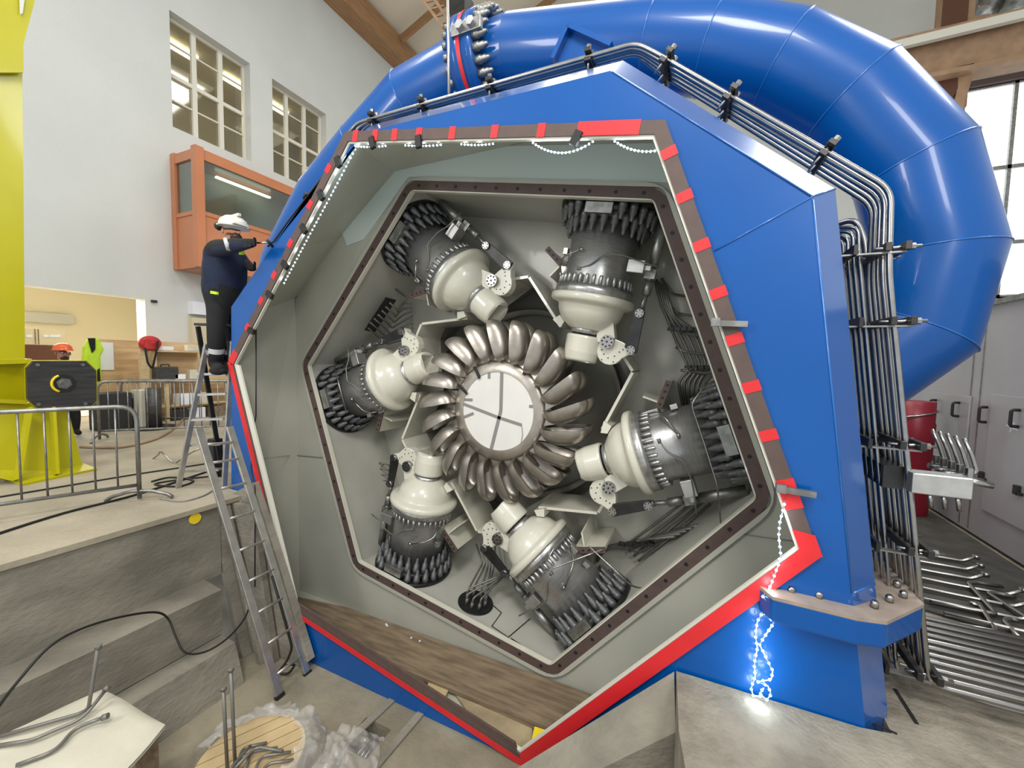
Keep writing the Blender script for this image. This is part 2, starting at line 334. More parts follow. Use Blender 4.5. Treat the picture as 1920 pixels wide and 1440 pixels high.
# back wall with tall windows on the right
BY = 20.0
def wall_xz(name, Y, x0, x1, z0, z1, holes, th, m_):
    xs = sorted({x0, x1}|{h[0] for h in holes}|{h[1] for h in holes}); zs_ = sorted({z0, z1}|{h[2] for h in holes}|{h[3] for h in holes}); mb = MB()
    for i in range(len(xs)-1):
        for j in range(len(zs_)-1):
            xc = (xs[i]+xs[i+1])/2; zc = (zs_[j]+zs_[j+1])/2
            if any(h[0] < xc < h[1] and h[2] < zc < h[3] for h in holes): continue
            mb.box((xc, Y+th/2, zc), (xs[i+1]-xs[i], th, zs_[j+1]-zs_[j]))
    return struct(mb, name, m_)
BW = (7.9, 13.5, 2.5, 9.7)
wall_xz('wall_back', BY, -13, 16, -3, 21, [BW], .4, 'plaster')
m = MB(); x0, x1, z0, z1 = BW
for z in (z0, 4.35, 6.9, z1): m.box(((x0+x1)/2, BY+.05, z), (x1-x0, .1, .13))
for x in (x0+.15, x0+1.45, x0+2.8, x0+4.1, x1): m.box((x, BY+.05, (z0+z1)/2), (.1, .1, z1-z0))
fr = struct(m, 'window_3', 'galv'); g = MB(); g.box(((x0+x1)/2, BY+.2, (z0+z1)/2), (x1-x0, .02, z1-z0)); g.build('daylight_pane', 'glow', fr)
m = MB(); m.box(((x0+x1)/2, BY-.05, z1+.12), (x1-x0, .15, .2)); struct(m, 'trim_3', 'brown')
# roof: sloping cream panels over timber beams
m = MB(); m.prism([(WX-.4, -1.5, 13.7), (2, -1.5, 19), (2, 21, 19), (WX-.4, 21, 13.7)], (0, 0, .2)); m.prism([(2, -1.5, 19), (17, -1.5, 14), (17, 21, 14), (2, 21, 19)], (0, 0, .2)); struct(m, 'ceiling', 'ceil')
m = MB(); m.box((WX+.35, 9.7, 13.35), (.7, 22.5, .9)); tag(m.build('eaves_beam', 'timber'), 'brown timber beam running along the top of the left wall', 'beam')
grp = 'timber rafters under the ceiling'
for y in (11.5, 14.5, 17.5):
    m = MB(); m.bar((WX+.8, y, 13.62), (2, y, 18.72), .12, .3); tag(m.build('rafter', 'timber'), 'thin brown rafter across the cream ceiling panels', 'rafter', grp)
# crane runway girder, columns and brace near the back wall
GY = 15.0
def gpt(px, py): return at(px, py, Y=GY)
root = thing('crane_girder', gpt(1700, 100), 'brown riveted crane runway girder with a pale cable duct at upper right', 'girder')
ga = gpt(1640, 96); gb = gpt(1960, 22); ga2 = gpt(1640, 172); gb2 = gpt(1960, 108)
dz1 = V(0, 0, 0)
m = MB(); m.prism([ga, gb, gb2, ga2], (0, .12, 0)); m.build('web', 'girder', root)
for (p, q) in ((ga, gb), (ga2, gb2)):
    m = MB(); m.bar(p, q, .55, .12); m.build('flange', 'girder', root)
m = MB(); m.bar(gpt(1640, 108)+V(0, -.3, 0), gpt(1960, 32)+V(0, -.3, 0), .14, .2); m.build('cable_duct', 'white', root)
m = MB(); m.bar(gpt(1640, 74+17), gpt(1960, 17), .1, .14); m.build('rail', 'dark', root)
root = thing('hall_column', gpt(1780, 300)+V(0, .6, 0), 'brown riveted steel column rising above the crane girder', 'column')
m = MB(); p = at(1791, 0, Y=GY+.5); xa, xb = at(1762, 0, Y=GY+.5).x, at(1822, 0, Y=GY+.5).x
m.box(((xa+xb)/2, GY+.5, 11.5), (xb-xa, .4, 9)); m.build('shaft', 'girder', root)
m = MB(); m.box((xa+.25, GY+.28, 11.5), (.5, .06, 9)); m.build('side_plate', 'wood_dark', root)
for k in range(24):
    m = MB() if k == 0 else m
    for dx in (.1, .5): m.sph((xa+.65+dx*.6, GY+.29, 8+k*.3), .035, 6, 4)
m.build('rivets', 'girder', root)
root = thing('knee_brace', gpt(1800, 300), 'brown knee brace and stanchion under the crane girder', 'brace')
m = MB(); m.prism([gpt(1797, 125), gpt(1827, 118), gpt(1822, 150), gpt(1805, 205), gpt(1788, 200), gpt(1796, 160)], (0, .4, 0)); m.build('stanchion', 'girder', root)
m = MB(); m.prism([gpt(1752, 142), gpt(1797, 128), gpt(1796, 165), gpt(1786, 185)], (0, .3, 0)); m.build('gusset', 'wood_dark', root)
m = MB(); m.bar(at(1822, 128, Y=GY+.5), at(1960, 104, Y=GY+.5), .1, .25); tag(m.build('white_runner', 'white'), 'white perforated rail just below the crane girder', 'rail')
m = MB(); m.box((12, GY+4, 10.9), (9, .3, 1.3)); tag(m.build('lintel_beam', 'girder'), 'broad brown lintel beam above the tall daylight windows', 'beam')
# grey roof machinery seen at the very top right
root = thing('roof_duct', at(1870, 5, Y=16), 'grey ventilation duct at the top right corner of the hall', 'duct')
for (a, b) in ((1828, 1872), (1878, 1925)):
    m = MB(); p = at(a, 0, Y=16); q = at(b, -6, Y=16); m.cyl(p, q, .35, n=20); m.build('duct_section', 'galv', root)
# hoist frame above the pipe coupling
root = thing('hoist_frame', at(790, 10, Y=9), 'pale red lattice hoist frame hanging in front of the ceiling', 'hoist')
for (a, b) in (((770, -30), (832, 52)), ((796, -30), (842, 40)), ((818, -20), (866, 22))):
    m = MB(); m.bar(at(*a, Y=9), at(*b, Y=9), .07, .07); m.build('rail', 'girder', root)
m = MB()
for k in range(6): m.bar(at(776+k*11, -22+k*13, Y=9), at(800+k*11, -28+k*13, Y=9), .04, .04)
m.build('rungs', 'girder', root)
m = MB(); m.prism([at(835, -20, Y=8.8), at(872, -20, Y=8.8), at(870, 35, Y=8.8), at(846, 46, Y=8.8)], (0, .4, 0)); m.build('motor_box', 'dark', root)
# grey sheet metal enclosure along the right side
EX = 3.2
root = thing('metal_enclosure', (EX+.6, 7, SL), 'long grey sheet metal enclosure with black handles on the right', 'enclosure')
m = MB(); m.prism([(EX, 3.2, SL+.04), (EX, 11.5, SL+.04), (EX, 11.5, .70), (EX, 3.2, .80)], (1.2, 0, 0)); m.build('body', 'cabinet', root)
m = MB(); m.prism([(EX-.05, 3.2, .80), (EX-.05, 11.5, .70), (EX-.05, 11.5, .76), (EX-.05, 3.2, .86)], (1.3, 0, 0)); m.build('top_rim', 'galv', root)
def epx(px, py): return at(px, py, X=EX)
for (y0, y1, z0, z1) in ((7.15, 8.6, -1.52, -.36), (4.6, 6.75, -1.7, -.3)):
    m = MB(); m.box((EX-.012, (y0+y1)/2, (z0+z1)/2), (.024, y1-y0, z1-z0)); dr = m.build('door', 'cabinet', root, bevel=.008)
for (px, py) in ((1759, 762), (1803, 768), (1855, 778), (1917, 785)):
    c = epx(px, py); m = MB(); m.sweep([c+V(-.02, 0, .09), c+V(-.09, 0, .09), c+V(-.09, 0, -.09), c+V(-.02, 0, -.09)], .017, 6, .03); m.build('handle', 'black', root)
for (px, py) in ((1800, 874), (1848, 893), (1916, 920)):
    c = epx(px, py); m = MB(); m.box(c+V(-.03, 0, 0), (.05, .07, .10)); m.box(c+V(-.04, -.05, -.03), (.03, .05, .03)); m.build('latch', 'black', root)
m = MB()
for px in (1824, 1842): 
    c = epx(px, 700); m.box((EX-.004, c.y, -.65), (.01, .012, 2.75))
m.build('seam', 'galv', root)
m = MB(); c = epx(1903, 802)
for k in range(4): a = k*pi/2+.3; m.bar(c+V(-.02, 0, 0), c+V(-.02, .1*cos(a), .06*sin(a)), .01, .01)
m.build('star_knob', 'paper', root)
# dark red drum beside the enclosure
c = at(1733, 850, Z=SL); c = at(1714, 800, Y=7.6)
root = thing('red_drum', (c.x, 7.6, SL), 'dark red drum with a wire handle behind the steel tube bundle', 'drum')
m = MB(); m.lathe([(0, .20), (.05, .21), (1.0, .21), (1.02, .22), (1.30, .22), (1.33, .21), (1.62, .21)], (c.x, 7.6, SL), (0, 0, 1), 24); m.build('drum_body', 'darkred', root)
m = MB(); m.sweep([V(c.x+.24*cos(a)-.02, 7.6+.24*sin(a), -.66+.06*cos(a)) for a in [2*pi*k/20 for k in range(20)]], .012, 6, closed=True); m.build('wire_handle', 'tube', root)
# ================================================================== THE TURBINE HOUSING
CX, CZ = -2.112, -.612; A0 = 109.7; YF = 2.9; YB = 3.77
def pol(r, a, y): return V(CX+r*cos(radians(a)), y, CZ+r*sin(radians(a)))
def hexa(r, y, a0=A0): return [pol(r, a0-60*k, y) for k in range(6)]
hull = [(-4.97, -3.32), (-4.96, -1.53), (-4.885, .53), (-4.12, 1.17), (-2.86, 2.04), (-.64, 1.985), (.553, .972), (.868, -1.32), (.97, -2.07), (.99, -3.32)]
def ofs(poly, w):
    out = []; n = len(poly)
    for i, p in enumerate(poly):
        a = poly[i-1] if i else None; b = poly[i+1] if i < n-1 else None; ns = []
        for (s_, e_) in ((a, p), (p, b)):
            if s_ is None or e_ is None: continue
            dx, dz = e_[0]-s_[0], e_[1]-s_[1]; l = sqrt(dx*dx+dz*dz); ns.append((-dz/l, dx/l))
        nx = sum(q[0] for q in ns)/len(ns); nz = sum(q[1] for q in ns)/len(ns); l2 = nx*nx+nz*nz
        out.append((p[0]+nx*w/l2, p[1]+nz*w/l2))
    return out
hull2 = ofs(hull, .15)
_t = ofs(hull, .03); _u = ofs(hull, .34)
for _i in (0, 1, 2, 3): hull2[_i] = _t[_i]
hull3 = list(hull2)
for _i in (2, 3, 4): hull3[_i] = _u[_i] if _i < 4 else ofs(hull, .29)[_i]
hull3[2] = (-5.0, _u[2][1]); hull3[0] = (-5.0, -3.32); hull3[1] = (-5.0, -1.5)
hs = thing('turbine_housing', (CX, 3.7, PF), 'huge blue seven-sided turbine housing with an open hexagonal front', 'turbine housing')
# blue front plate with the hexagonal opening
bm = bmesh.new()
ho = [V(x, YF, z) for x, z in hull]; hi = hexa(2.80, YF)
ev = [bm.verts.new(p) for p in ho]; iv = [bm.verts.new(p) for p in hi]; ed = []
for L in (ev, iv):
    for i in range(len(L)): ed.append(bm.edges.new((L[i], L[(i+1) % len(L)])))
bmesh.ops.triangle_fill(bm, use_beauty=True, use_dissolve=False, edges=ed)
bm.verts.ensure_lookup_table(); mb = MB(); idx = {v: i for i, v in enumerate(bm.verts)}
fs = []
for f in bm.faces:
    c = f.calc_center_median()
    fs.append([idx[v] for v in f.verts])
mb.add([v.co.copy() for v in bm.verts], fs); bm.free()
mb.build('front_plate', 'blue', hs)
m = MB(); A = [V(x, YF, z) for x, z in hull]; B = [V(x, YF+.15, z) for x, z in hull2]; D_ = [V(x, 3.7, z) for x, z in hull3]; D2 = [V(x, 5.2, z) for x, z in hull3]
m.loft(A, B, closed=False); m.build('bevelled_edge', 'blueg', hs)
m = MB(); m.loft(B, D_, closed=False); m.loft(D_, D2, closed=False); m.build('side_shell', 'blue', hs)
# weld seams of the shell
m = MB()
for a, b in (((1523, 369), (1340, 470)), ((1524, 375), (1598, 1112)), ((1148, 134), (1522, 368))): m.sweep([at(*a, Y=YF-.002), at(*b, Y=YF-.002)], .006, 6)
for i in (6, 7): m.sweep([V(hull[i][0], YF, hull[i][1]), V(hull2[i][0], YF+.15, hull2[i][1])], .006, 6)
m.build('weld_seam', 'blue2', hs)
# flanged ring round the opening
def ring(name, r0, r1, y0, y1, m_, a0=A0, parent=None, bev=0, rc=0):
    mb = MB(); P0 = hexa(r0, y0, a0); P1 = hexa(r1, y0, a0)
    def rnd(P, c):
        if not c: return P
        out = []
        for i in range(6):
            p = P[i]; d1 = (P[i-1]-p).normalized(); d2 = (P[(i+1) % 6]-p).normalized()
            for k in range(5): t = k/4; out.append((p+d1*c)*(1-t)**2+p*2*t*(1-t)+(p+d2*c)*t*t)
        return out
    P0 = rnd(P0, rc*.35); P1 = rnd(P1, rc); o = V(0, y1-y0, 0)
    mb.loft(P0, P1); mb.loft([p+o for p in P0], [p+o for p in P1]); mb.loft(P0, [p+o for p in P0]); mb.loft(P1, [p+o for p in P1])
    return mb.build(name, m_, parent or hs, bev)
ring('opening_flange', 2.755, 2.855, YF-.03, YF+.02, 'brown')
ring('white_sealing_strip', 2.738, 2.762, YF-.018, YF+.012, 'white')
def edge_board(k, r0, r1, m_, name, t0=0, t1=1, y=YF-.02):
    mb = MB(); mb.prism([edge_pt(k, t0, r0, y), edge_pt(k, t1, r0, y), edge_pt(k, t1, r1, y), edge_pt(k, t0, r1, y)], (0, .02, 0)); mb.build(name, m_, hs)
# (marking tape below) (runs follow the photograph)
def edge_pt(k, t, r, y=YF-.033):
    P = hexa(r, y); return P[k].lerp(P[(k+1) % 6], t)
def tape(k, t0, t1, r0=2.752, r1=2.862, m_='red'):
    mb = MB(); a = edge_pt(k, t0, (r0+r1)/2); b = edge_pt(k, t1, (r0+r1)/2); d = (b-a).normalized(); n_ = V(-d.z, 0, d.x)*((r1-r0)/2*.866)
    if n_.dot(a-V(CX, a.y, CZ)) < 0: n_ = -n_
    if t1-t0 > .8 or t1 == 1.0: q = [edge_pt(k, t0, r0), edge_pt(k, t1, r0), edge_pt(k, t1, r1), edge_pt(k, t0, r1)]
    else: q = [a-n_, b-n_, b+n_, a+n_]
    mb.prism(q, (0, .004, 0)); return mb.build('red_tape', m_, hs)
# k: 0 top, 1 upper right, 2 lower right, 3 bottom left, 4 left, 5 upper left
edge_board(4, 2.665, 2.745, 'white', 'white_edge_board'); edge_board(3, 2.69, 2.81, 'brown', 'brown_edge_board', .01, .985, YF-.025)
for t in (.03, .115, .195, .29, .41, .55, .69): tape(0, t, t+.022)
tape(0, .80, .955)
for t in (.055, .165, .285, .40, .51, .62, .73): tape(1, t, t+.024)
tape(1, .84, .905); tape(1, .955, 1.0, 2.752, 2.87)
tape(2, 0, 1); 
tape(3, 0, 1, 2.80, 2.862); tape(4, 0, 1, 2.775, 2.862); tape(5, 0, .06)
for t in (.17, .30, .42, .56, .72, .86): tape(5, t, t+.03, 2.79, 2.862)
# black clips holding the light string
def clip(k, t, w_=.028, ln=.10, r=2.715):
    mb = MB(); P = edge_pt(k, t, r, YF-.05); o = V(CX, YF-.05, CZ); rr = (P-o).normalized(); tt = V(rr.z, 0, -rr.x)
    mb.prism([P-tt*w_-rr*ln*.35, P+tt*w_-rr*ln*.35, P+tt*w_+rr*ln*.65, P-tt*w_+rr*ln*.65], (0, .03, 0)); return mb.build('black_clip', 'black', hs)
for k, t in ((0, .11), (0, .30), (0, .81), (5, .18), (5, .36), (5, .5), (5, .66), (5, .80), (5, .93)): clip(k, t)
for px in ((1372, 607), (1497, 922)):
    p = at(*px, Y=YF-.06); mb = MB(); mb.box(p, (.17, .03, .035), Matrix.Rotation(radians(3), 3, 'Y')); mb.box(p+V(-.09, -.01, .01), (.05, .04, .05)); mb.build('clamp', 'galv', hs)
# cavity behind the opening
cav = [(-4.95, -3.3), (-4.95, .76), (-4.15, 1.46), (-3.26, 2.12), (-.70, 2.12), (.5, .98), (.83, -1.3), (.93, -2.2), (-.4, -3.3)]
m = MB(); P0 = [V(x, YF+.03, z) for x, z in ofs(cav[:], 0)]; P1 = [V(x, YB, z) for x, z in cav]; P0 = [V(*((x, YF+.03, z)) ) for x, z in [(-4.95, -3.3), (-4.85, .38), (-4.12, 1.06), (-2.98, 1.97), (-.70, 1.95), (.5, .93), (.80, -1.3), (.9, -2.2), (-.4, -3.3)]]; m.loft(P0, P1); m.build('cavity_wall', 'cream', hs)
bm = bmesh.new(); ev = [bm.verts.new(V(x, YB, z)) for x, z in cav]; iv = [bm.verts.new(p) for p in hexa(2.66, YB)]; ed = []
for L in (ev, iv):
    for i in range(len(L)): ed.append(bm.edges.new((L[i], L[(i+1) % len(L)])))
bmesh.ops.triangle_fill(bm, use_beauty=True, edges=ed); idx = {v: i for i, v in enumerate(bm.verts)}
mb = MB(); mb.add([v.co.copy() for v in bm.verts], [[idx[v] for v in f.verts] for f in bm.faces]); bm.free(); mb.build('inner_face_plate', 'cream', hs)
m = MB(); m.sweep([at(553, 560, Y=YB-.01), at(553, 1108, Y=YB-.01)], .008, 5); m.build('corner_seam', 'greytape', hs)
m = MB(); m.sweep([at(478, 862, Y=2.98), at(552, 853, Y=YB-.012), at(612, 858, Y=YB-.012)], .006, 5); m.build('cable_groove', 'greytape', hs)
m = MB(); m.sweep([at(1366, 998, Y=YB-.012), at(1470, 1012, Y=YB-.012), at(1500, 1016, Y=YB-.012)], .005, 5); m.build('cable_groove', 'greytape', hs)
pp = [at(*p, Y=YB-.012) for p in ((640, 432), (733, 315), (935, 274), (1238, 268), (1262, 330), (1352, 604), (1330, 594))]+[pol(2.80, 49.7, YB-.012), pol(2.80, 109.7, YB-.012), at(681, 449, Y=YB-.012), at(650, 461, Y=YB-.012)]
m = MB(); m.prism(pp, (0, .01, 0)); m.build('painted_glow_panel', 'teal', hs)  # thin panel whose paler colour paints in the lit part of the face plate
# brown inner frame with bolt holes
ring('inner_lip', 2.745, 2.79, YB-.04, YB, 'cream', parent=hs, rc=.2)
ring('inner_frame', 2.628, 2.745, YB-.035, YB+.01, 'brown', parent=hs, rc=.16)
ring('frame_edge', 2.616, 2.630, YB-.037, YB+.02, 'cream2', parent=hs, rc=.05)
m = MB()
P = hexa(2.685, YB-.037)
for k in range(6):
    for j in range(11): c = P[k].lerp(P[(k+1) % 6], (j+.5)/11); m.cyl(c+V(0, -.002, 0), c+V(0, .004, 0), .017, n=8)
m.build('bolt_holes', 'black', hs)
# nozzle chamber
YBK = 4.85
m = MB(); m.loft(hexa(2.70, YB+.01), hexa(2.70, YBK)); m.build('chamber_wall', 'grey_in', hs)
cut0 = [(1.565, 138.8), (1.193, 114.5), (1.34, 97), (1.53, 85.1)]
cut = [(r, a-60*k) for k in range(6) for r, a in cut0]
bm = bmesh.new(); ev = [bm.verts.new(p) for p in hexa(2.70, YBK)]; iv = [bm.verts.new(pol(r, a, YBK)) for r, a in cut]; ed = []
for L in (ev, iv):
    for i in range(len(L)): ed.append(bm.edges.new((L[i], L[(i+1) % len(L)])))
bmesh.ops.triangle_fill(bm, use_beauty=True, edges=ed); idx = {v: i for i, v in enumerate(bm.verts)}
mb = MB(); mb.add([v.co.copy() for v in bm.verts], [[idx[v] for v in f.verts] for f in bm.faces]); bm.free(); mb.build('chamber_back_plate', 'grey_in', hs)
YR = 4.32
for k in range(6):
    for seg in (((1.565, 138.8), (1.193, 114.5)), ((1.42, 93), (1.53, 85.1)), ((1.53, 85.1), (1.565, 78.8))):
        a = pol(seg[0][0], seg[0][1]-60*k, YR); b = pol(seg[1][0], seg[1][1]-60*k, YR); n_ = (b-a).normalized(); n2 = V(-n_.z, 0, n_.x)
        if n2.dot((a+b)/2-V(CX, YR, CZ)) < 0: n2 = -n2
        mb = MB(); mb.prism([a, b, b+n2*.03, a+n2*.03], (0, YBK-YR, 0)); mb.build('splash_wall', 'cream2', hs)
    # outward sloping shoulder behind the wall and the nose tab beside the nozzle
    a = pol(1.193, 114.5-60*k, YR); b = pol(1.565, 138.8-60*k, YR)
    t = (a-b).normalized(); rr = (a-V(CX, YR, CZ)).normalized()
    mb = MB(); mb.prism([a-t*.10, a+t*.035+rr*.03, a+t*.03+rr*.10, a-t*.06+rr*.10], (0, -.07, 0)); mb.prism([a-t*.10, a+t*.035+rr*.03, a+t*.03+rr*.10, a-t*.06+rr*.10], (0, .2, 0)); mb.build('nose_tab', 'cream2', hs)
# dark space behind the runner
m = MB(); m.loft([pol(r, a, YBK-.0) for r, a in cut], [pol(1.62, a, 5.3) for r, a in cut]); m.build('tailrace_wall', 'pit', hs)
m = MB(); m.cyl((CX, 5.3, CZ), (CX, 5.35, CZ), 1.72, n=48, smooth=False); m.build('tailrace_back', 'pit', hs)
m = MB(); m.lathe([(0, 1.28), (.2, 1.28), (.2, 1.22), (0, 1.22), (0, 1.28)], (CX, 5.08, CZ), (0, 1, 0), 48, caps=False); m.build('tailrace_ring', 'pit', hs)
# column flange low on the right
m = MB()
fo = [V(.40, YF-.02, -1.385), V(.46, YF-.13, -1.385), V(.86, YF-.13, -1.395), V(1.0, YF-.09, -1.4), V(1.27, YF+.22, -1.4), V(1.27, 4.2, -1.4), V(.9, 4.2, -1.4), V(.9, YF+.05, -1.4)]
m.prism(fo, (0, 0, -.16)); m.build('column_flange', 'blue', hs, bevel=.02)
m = MB(); m.prism([p+V(0, -.001, .006) for p in fo], (0, 0, -.02)); m.build('flange_top_face', 'edge', hs)
for px in ((1484, 1105), (1536, 1115), (1590, 1124), (1640, 1132), (1668, 1121), (1694, 1113), (1682, 1094)):
    c = at(*px, Z=-1.37); m = MB(); m.lathe([(-.02, .021), (.008, .021), (.02, .012)], c, (0, 0, 1), 8); m.build('flange_bolt', 'tube', hs)
m = MB(); m.prism([V(.99, YF+.16, -1.56), V(1.14, YF+.2, -1.56), V(1.14, 4.0, -1.56), V(.99, 4.0, -1.56)], (0, 0, -.6)); 
# pipe lug of the housing (triangular blue plate on top)
m = MB(); lug = [at(1040, 118, Y=3.62), at(1068, 56, Y=3.62), at(1148, 92, Y=3.62), at(1150, 118, Y=3.62)]; m.prism(lug, (0, .06, 0)); m.build('lifting_lug', 'blue', hs)
m = MB(); m.bar(lug[0], lug[1], .04, .14, (0, 1, 0)); m.bar(lug[1], lug[2], .04, .14, (0, 1, 0)); m.build('lug_rim', 'blue', hs)
# small fittings hanging in the cavity
m = MB(); c = at(508, 680, Y=3.5); m.cyl(c, c+V(.05, -.07, -.03), .03, n=12); m.cyl(c+V(.05, -.07, -.03), c+V(.06, -.1, -.05), .02, n=10); m.build('socket', 'galv', hs)
# ================================================================== THE NOZZLES
TH = radians(40.1)
nz = thing('injector_nozzle', (0, 0, 0), '', 'nozzle', 'six injector nozzles around the runner')
def npart(mb, name, m_, bevel=0, parent=None): return mb.build(name, m_, parent or nz, bevel)
X_ = V(1, 0, 0)
m = MB(); m.lathe([(-.005, .50), (.03, .50), (.035, .49)], (0, 0, 0), X_, 48); npart(m, 'base_flange', 'dark')
m = MB(); m.lathe([(.03, .42), (.11, .42), (.115, .41), (.115, .29)], (0, 0, 0), X_, 48); npart(m, 'stud_collar', 'dark')
m = MB(); m.lathe([(.1, .335), (.80, .335), (.82, .335)], (0, 0, 0), X_, 56); npart(m, 'barrel', 'barrel')
m = MB(); m.lathe([(.795, .30), (.80, .395), (.80, .40), (.885, .40), (.888, .395)], (0, 0, 0), X_, 56); npart(m, 'cap_ring', 'steel')
m = MB(); m.lathe([(.885, .385), (.889, .422), (.90, .432), (.945, .432), (.963, .415), (.975, .385), (.985, .352), (1.0, .343), (1.05, .333), (1.10, .310), (1.15, .270), (1.185, .232), (1.21, .20), (1.222, .185), (1.225, .17), (1.225, .1)], (0, 0, 0), X_, 56); npart(m, 'cone_hood', 'cream2')
m = MB(); m.lathe([(1.20, .166), (1.262, .166), (1.265, .14), (1.30, .14)], (0, 0, 0), X_, 40); npart(m, 'neck_ring', 'steel')
# hollow deflector sleeve, cut open towards the runner
def sleeve():
    mb = MB(); n = 40; rings = []
    def R(s, ro, shear): return [V(s+shear*cos(2*pi*i/n+.4), ro*cos(2*pi*i/n), ro*sin(2*pi*i/n)) for i in range(n)]
    def Q(s, hw): return [V(s, max(-hw, min(hw, 1.35*hw*cos(2*pi*i/n))), max(-hw, min(hw, 1.35*hw*sin(2*pi*i/n)))) for i in range(n)]
    L = [R(1.285, .165, 0), R(1.29, .186, 0), R(1.31, .192, 0), R(1.46, .188, .0), R(1.55, .172, .015), R(1.565, .162, .015), Q(1.562, .122), Q(1.36, .085)]
    for a, b in zip(L, L[1:]): mb.loft(a, b, smooth=True)
    mb.add(L[-1], [tuple(range(n))]); return mb
npart(sleeve(), 'deflector_sleeve', 'cream2')
def arcplate(pts, w0, w1): mb = MB(); mb.prism([V(s, w0, u) for s, u in pts], (0, w1-w0, 0)); return mb
lugp = [(1.30, .12), (1.28, .20), (1.27, .33), (1.285, .40), (1.31, .47)]+[(1.35+.052*cos(a), .51+.052*sin(a)) for a in (2.6, 2.0, 1.4, .8, .2, -.3)]+[(1.45, .435)]+[(1.405+.135*cos(a), .305+.135*sin(a)) for a in (1.0, .6, .2, -.2, -.6, -1.0, -1.4)]+[(1.42, .12)]
npart(arcplate(lugp, -.07, .05), 'deflector_lug', 'cream2', .006)
m = MB()
for (s, u) in ((1.44, .25), (1.47, .30), (1.44, .36), (1.39, .40), (1.50, .24), (1.40, .22), (1.36, .43), (1.50, .36)): m.cyl((s, -.074, u), (s, -.07, u), .007, n=8)
npart(m, 'lug_holes', 'black')
m = MB(); m.prism([V(1.10, -.10, .28), V(1.24, -.10, .14), V(1.33, -.10, .15), V(1.33, -.10, .25), V(1.26, -.10, .33)], (0, .14, 0)); npart(m, 'hood_bracket', 'cream2', .006)
def pivot(s, u, r, y, n_):
    mb = MB(); mb.cyl((s, y, u), (s, y+.06, u), r, n=24); p = npart(mb, 'pivot_disc', 'tube'); b = MB()
    for k in range(n_): a = 2*pi*k/n_; b.cyl((s+r*.72*cos(a), y-.006, u+r*.72*sin(a)), (s+r*.72*cos(a), y, u+r*.72*sin(a)), r*.15, n=6)
    if n_ > 6: b.cyl((s, y-.006, u), (s, y, u), r*.15, n=6)
    b.build('bolt_circle', 'black', p)
pivot(1.31, .265, .068, -.13, 8); pivot(1.35, .51, .042, -.12, 6); pivot(.985, .515, .042, -.12, 6)
m = MB(); m.prism([V(1.39, -.09, .53), V(1.37, -.09, .57), V(.96, -.09, .56), V(.95, -.09, .47), V(1.33, -.09, .44)], (0, .03, 0)); npart(m, 'link_plate', 'dark', .004)
m = MB(); m.cyl((.95, -.05, .515), (.80, -.05, .53), .024, n=10); m.cyl((.93, -.05, .515), (.98, -.05, .515), .035, n=10)
m.cyl((.80, -.05, .53), (.66, -.05, .535), .042, n=12); npart(m, 'servo_rod', 'galv')
m = MB(); m.cyl((.68, -.05, .53), (.52, -.05, .54), .036, n=12); m.box((.60, -.05, .53), (.09, .1, .1)); m.cyl((.52, -.05, .54), (.10, -.05, .54), .048, n=16); npart(m, 'servo_cylinder', 'galv')
m = MB(); m.box((.56, -.12, .40), (.12, .16, .16)); m.box((.56, -.12, .49), (.05, .1, .1)); npart(m, 'servo_bracket', 'alu', .006)
m = MB(); m.box((.66, -.05, -.355), (.10, .07, .06)); npart(m, 'sensor_block', 'alu', .004); m = MB(); m.box((.46, -.08, -.36), (.07, .06, .05)); npart(m, 'sensor_block', 'alu', .004)
m = MB(); m.sweep([V(.66, -.31, -.12), V(.62, -.345, 0), V(.50, -.36, .12), V(.50, -.32, .30), V(.52, -.25, .42), V(.56, -.24, .62)], .008, 6, .04); m.cyl((.66, -.315, -.13), (.66, -.315, -.09), .018, n=8); npart(m, 'oil_line', 'tube_in')
m = MB(); m.sweep([V(.70, -.1, -.36), V(.60, -.2, -.36), V(.55, -.28, -.30), V(.48, -.33, -.14)], .007, 6, .04); m.cyl((.48, -.34, -.14), (.48, -.34, -.1), .014, n=8); npart(m, 'grease_line', 'tube')
m = MB(); m.box((.115, -.40, 0), (.10, .10, .26)); npart(m, 'locking_block', 'galv', .004)
# studs: built once, then copied
studp = [(0, .040), (.05, .040), (.054, .034), (.095, .034), (.098, .026), (.115, .026), (.12, .019), (.155, .017), (.165, .008)]
proto = {}
def stud(s, r, a, name, prof, m_):
    p = V(s, -r*cos(a), r*sin(a))
    if name not in proto:
        mb = MB(); mb.lathe(prof, p, X_, 10); proto[name] = (mb.build(name, m_, nz), p); return
    o, p0 = proto[name]; inst(o, nz, p-p0)
for k in range(26):
    a = 2*pi*k/26
    if not (.0 <= k <= 1 or k == 25): stud(.035, .452, a, 'outer_stud', studp, 'studm')
for k in range(23): stud(.115, .378, 2*pi*(k+.5)/23, 'inner_stud', [(h*1.2, r) for h, r in studp], 'studm')
for k in range(34): stud(.705, .368, 2*pi*k/34, 'cap_screw', [(0, .013), (.004, .018), (.095, .018)], 'steel')
nlab = ['upper left nozzle, its hood pointing down right at the runner', 'upper right nozzle hanging straight down beside the frame corner', 'right hand nozzle lying almost level and pointing left at the runner',
        'lower right nozzle slanting up left from the bottom corner', 'lower left nozzle standing upright on its round studded flange', 'leftmost nozzle lying level and pointing right at the runner']
YN = 4.25
def place_nozzle(o, k):
    a = radians(120.12-60*k); r = 2.47
    # slide from the measured flange centre onto the chamber wall
    o.location = (CX+r*cos(a), YN, CZ+r*sin(a)); o.rotation_euler = (0, TH+radians(60*k), 0); o['label'] = 'cream hooded '+nlab[k]
place_nozzle(nz, 0)
for k in range(1, 6): place_nozzle(copy_tree(nz), k)
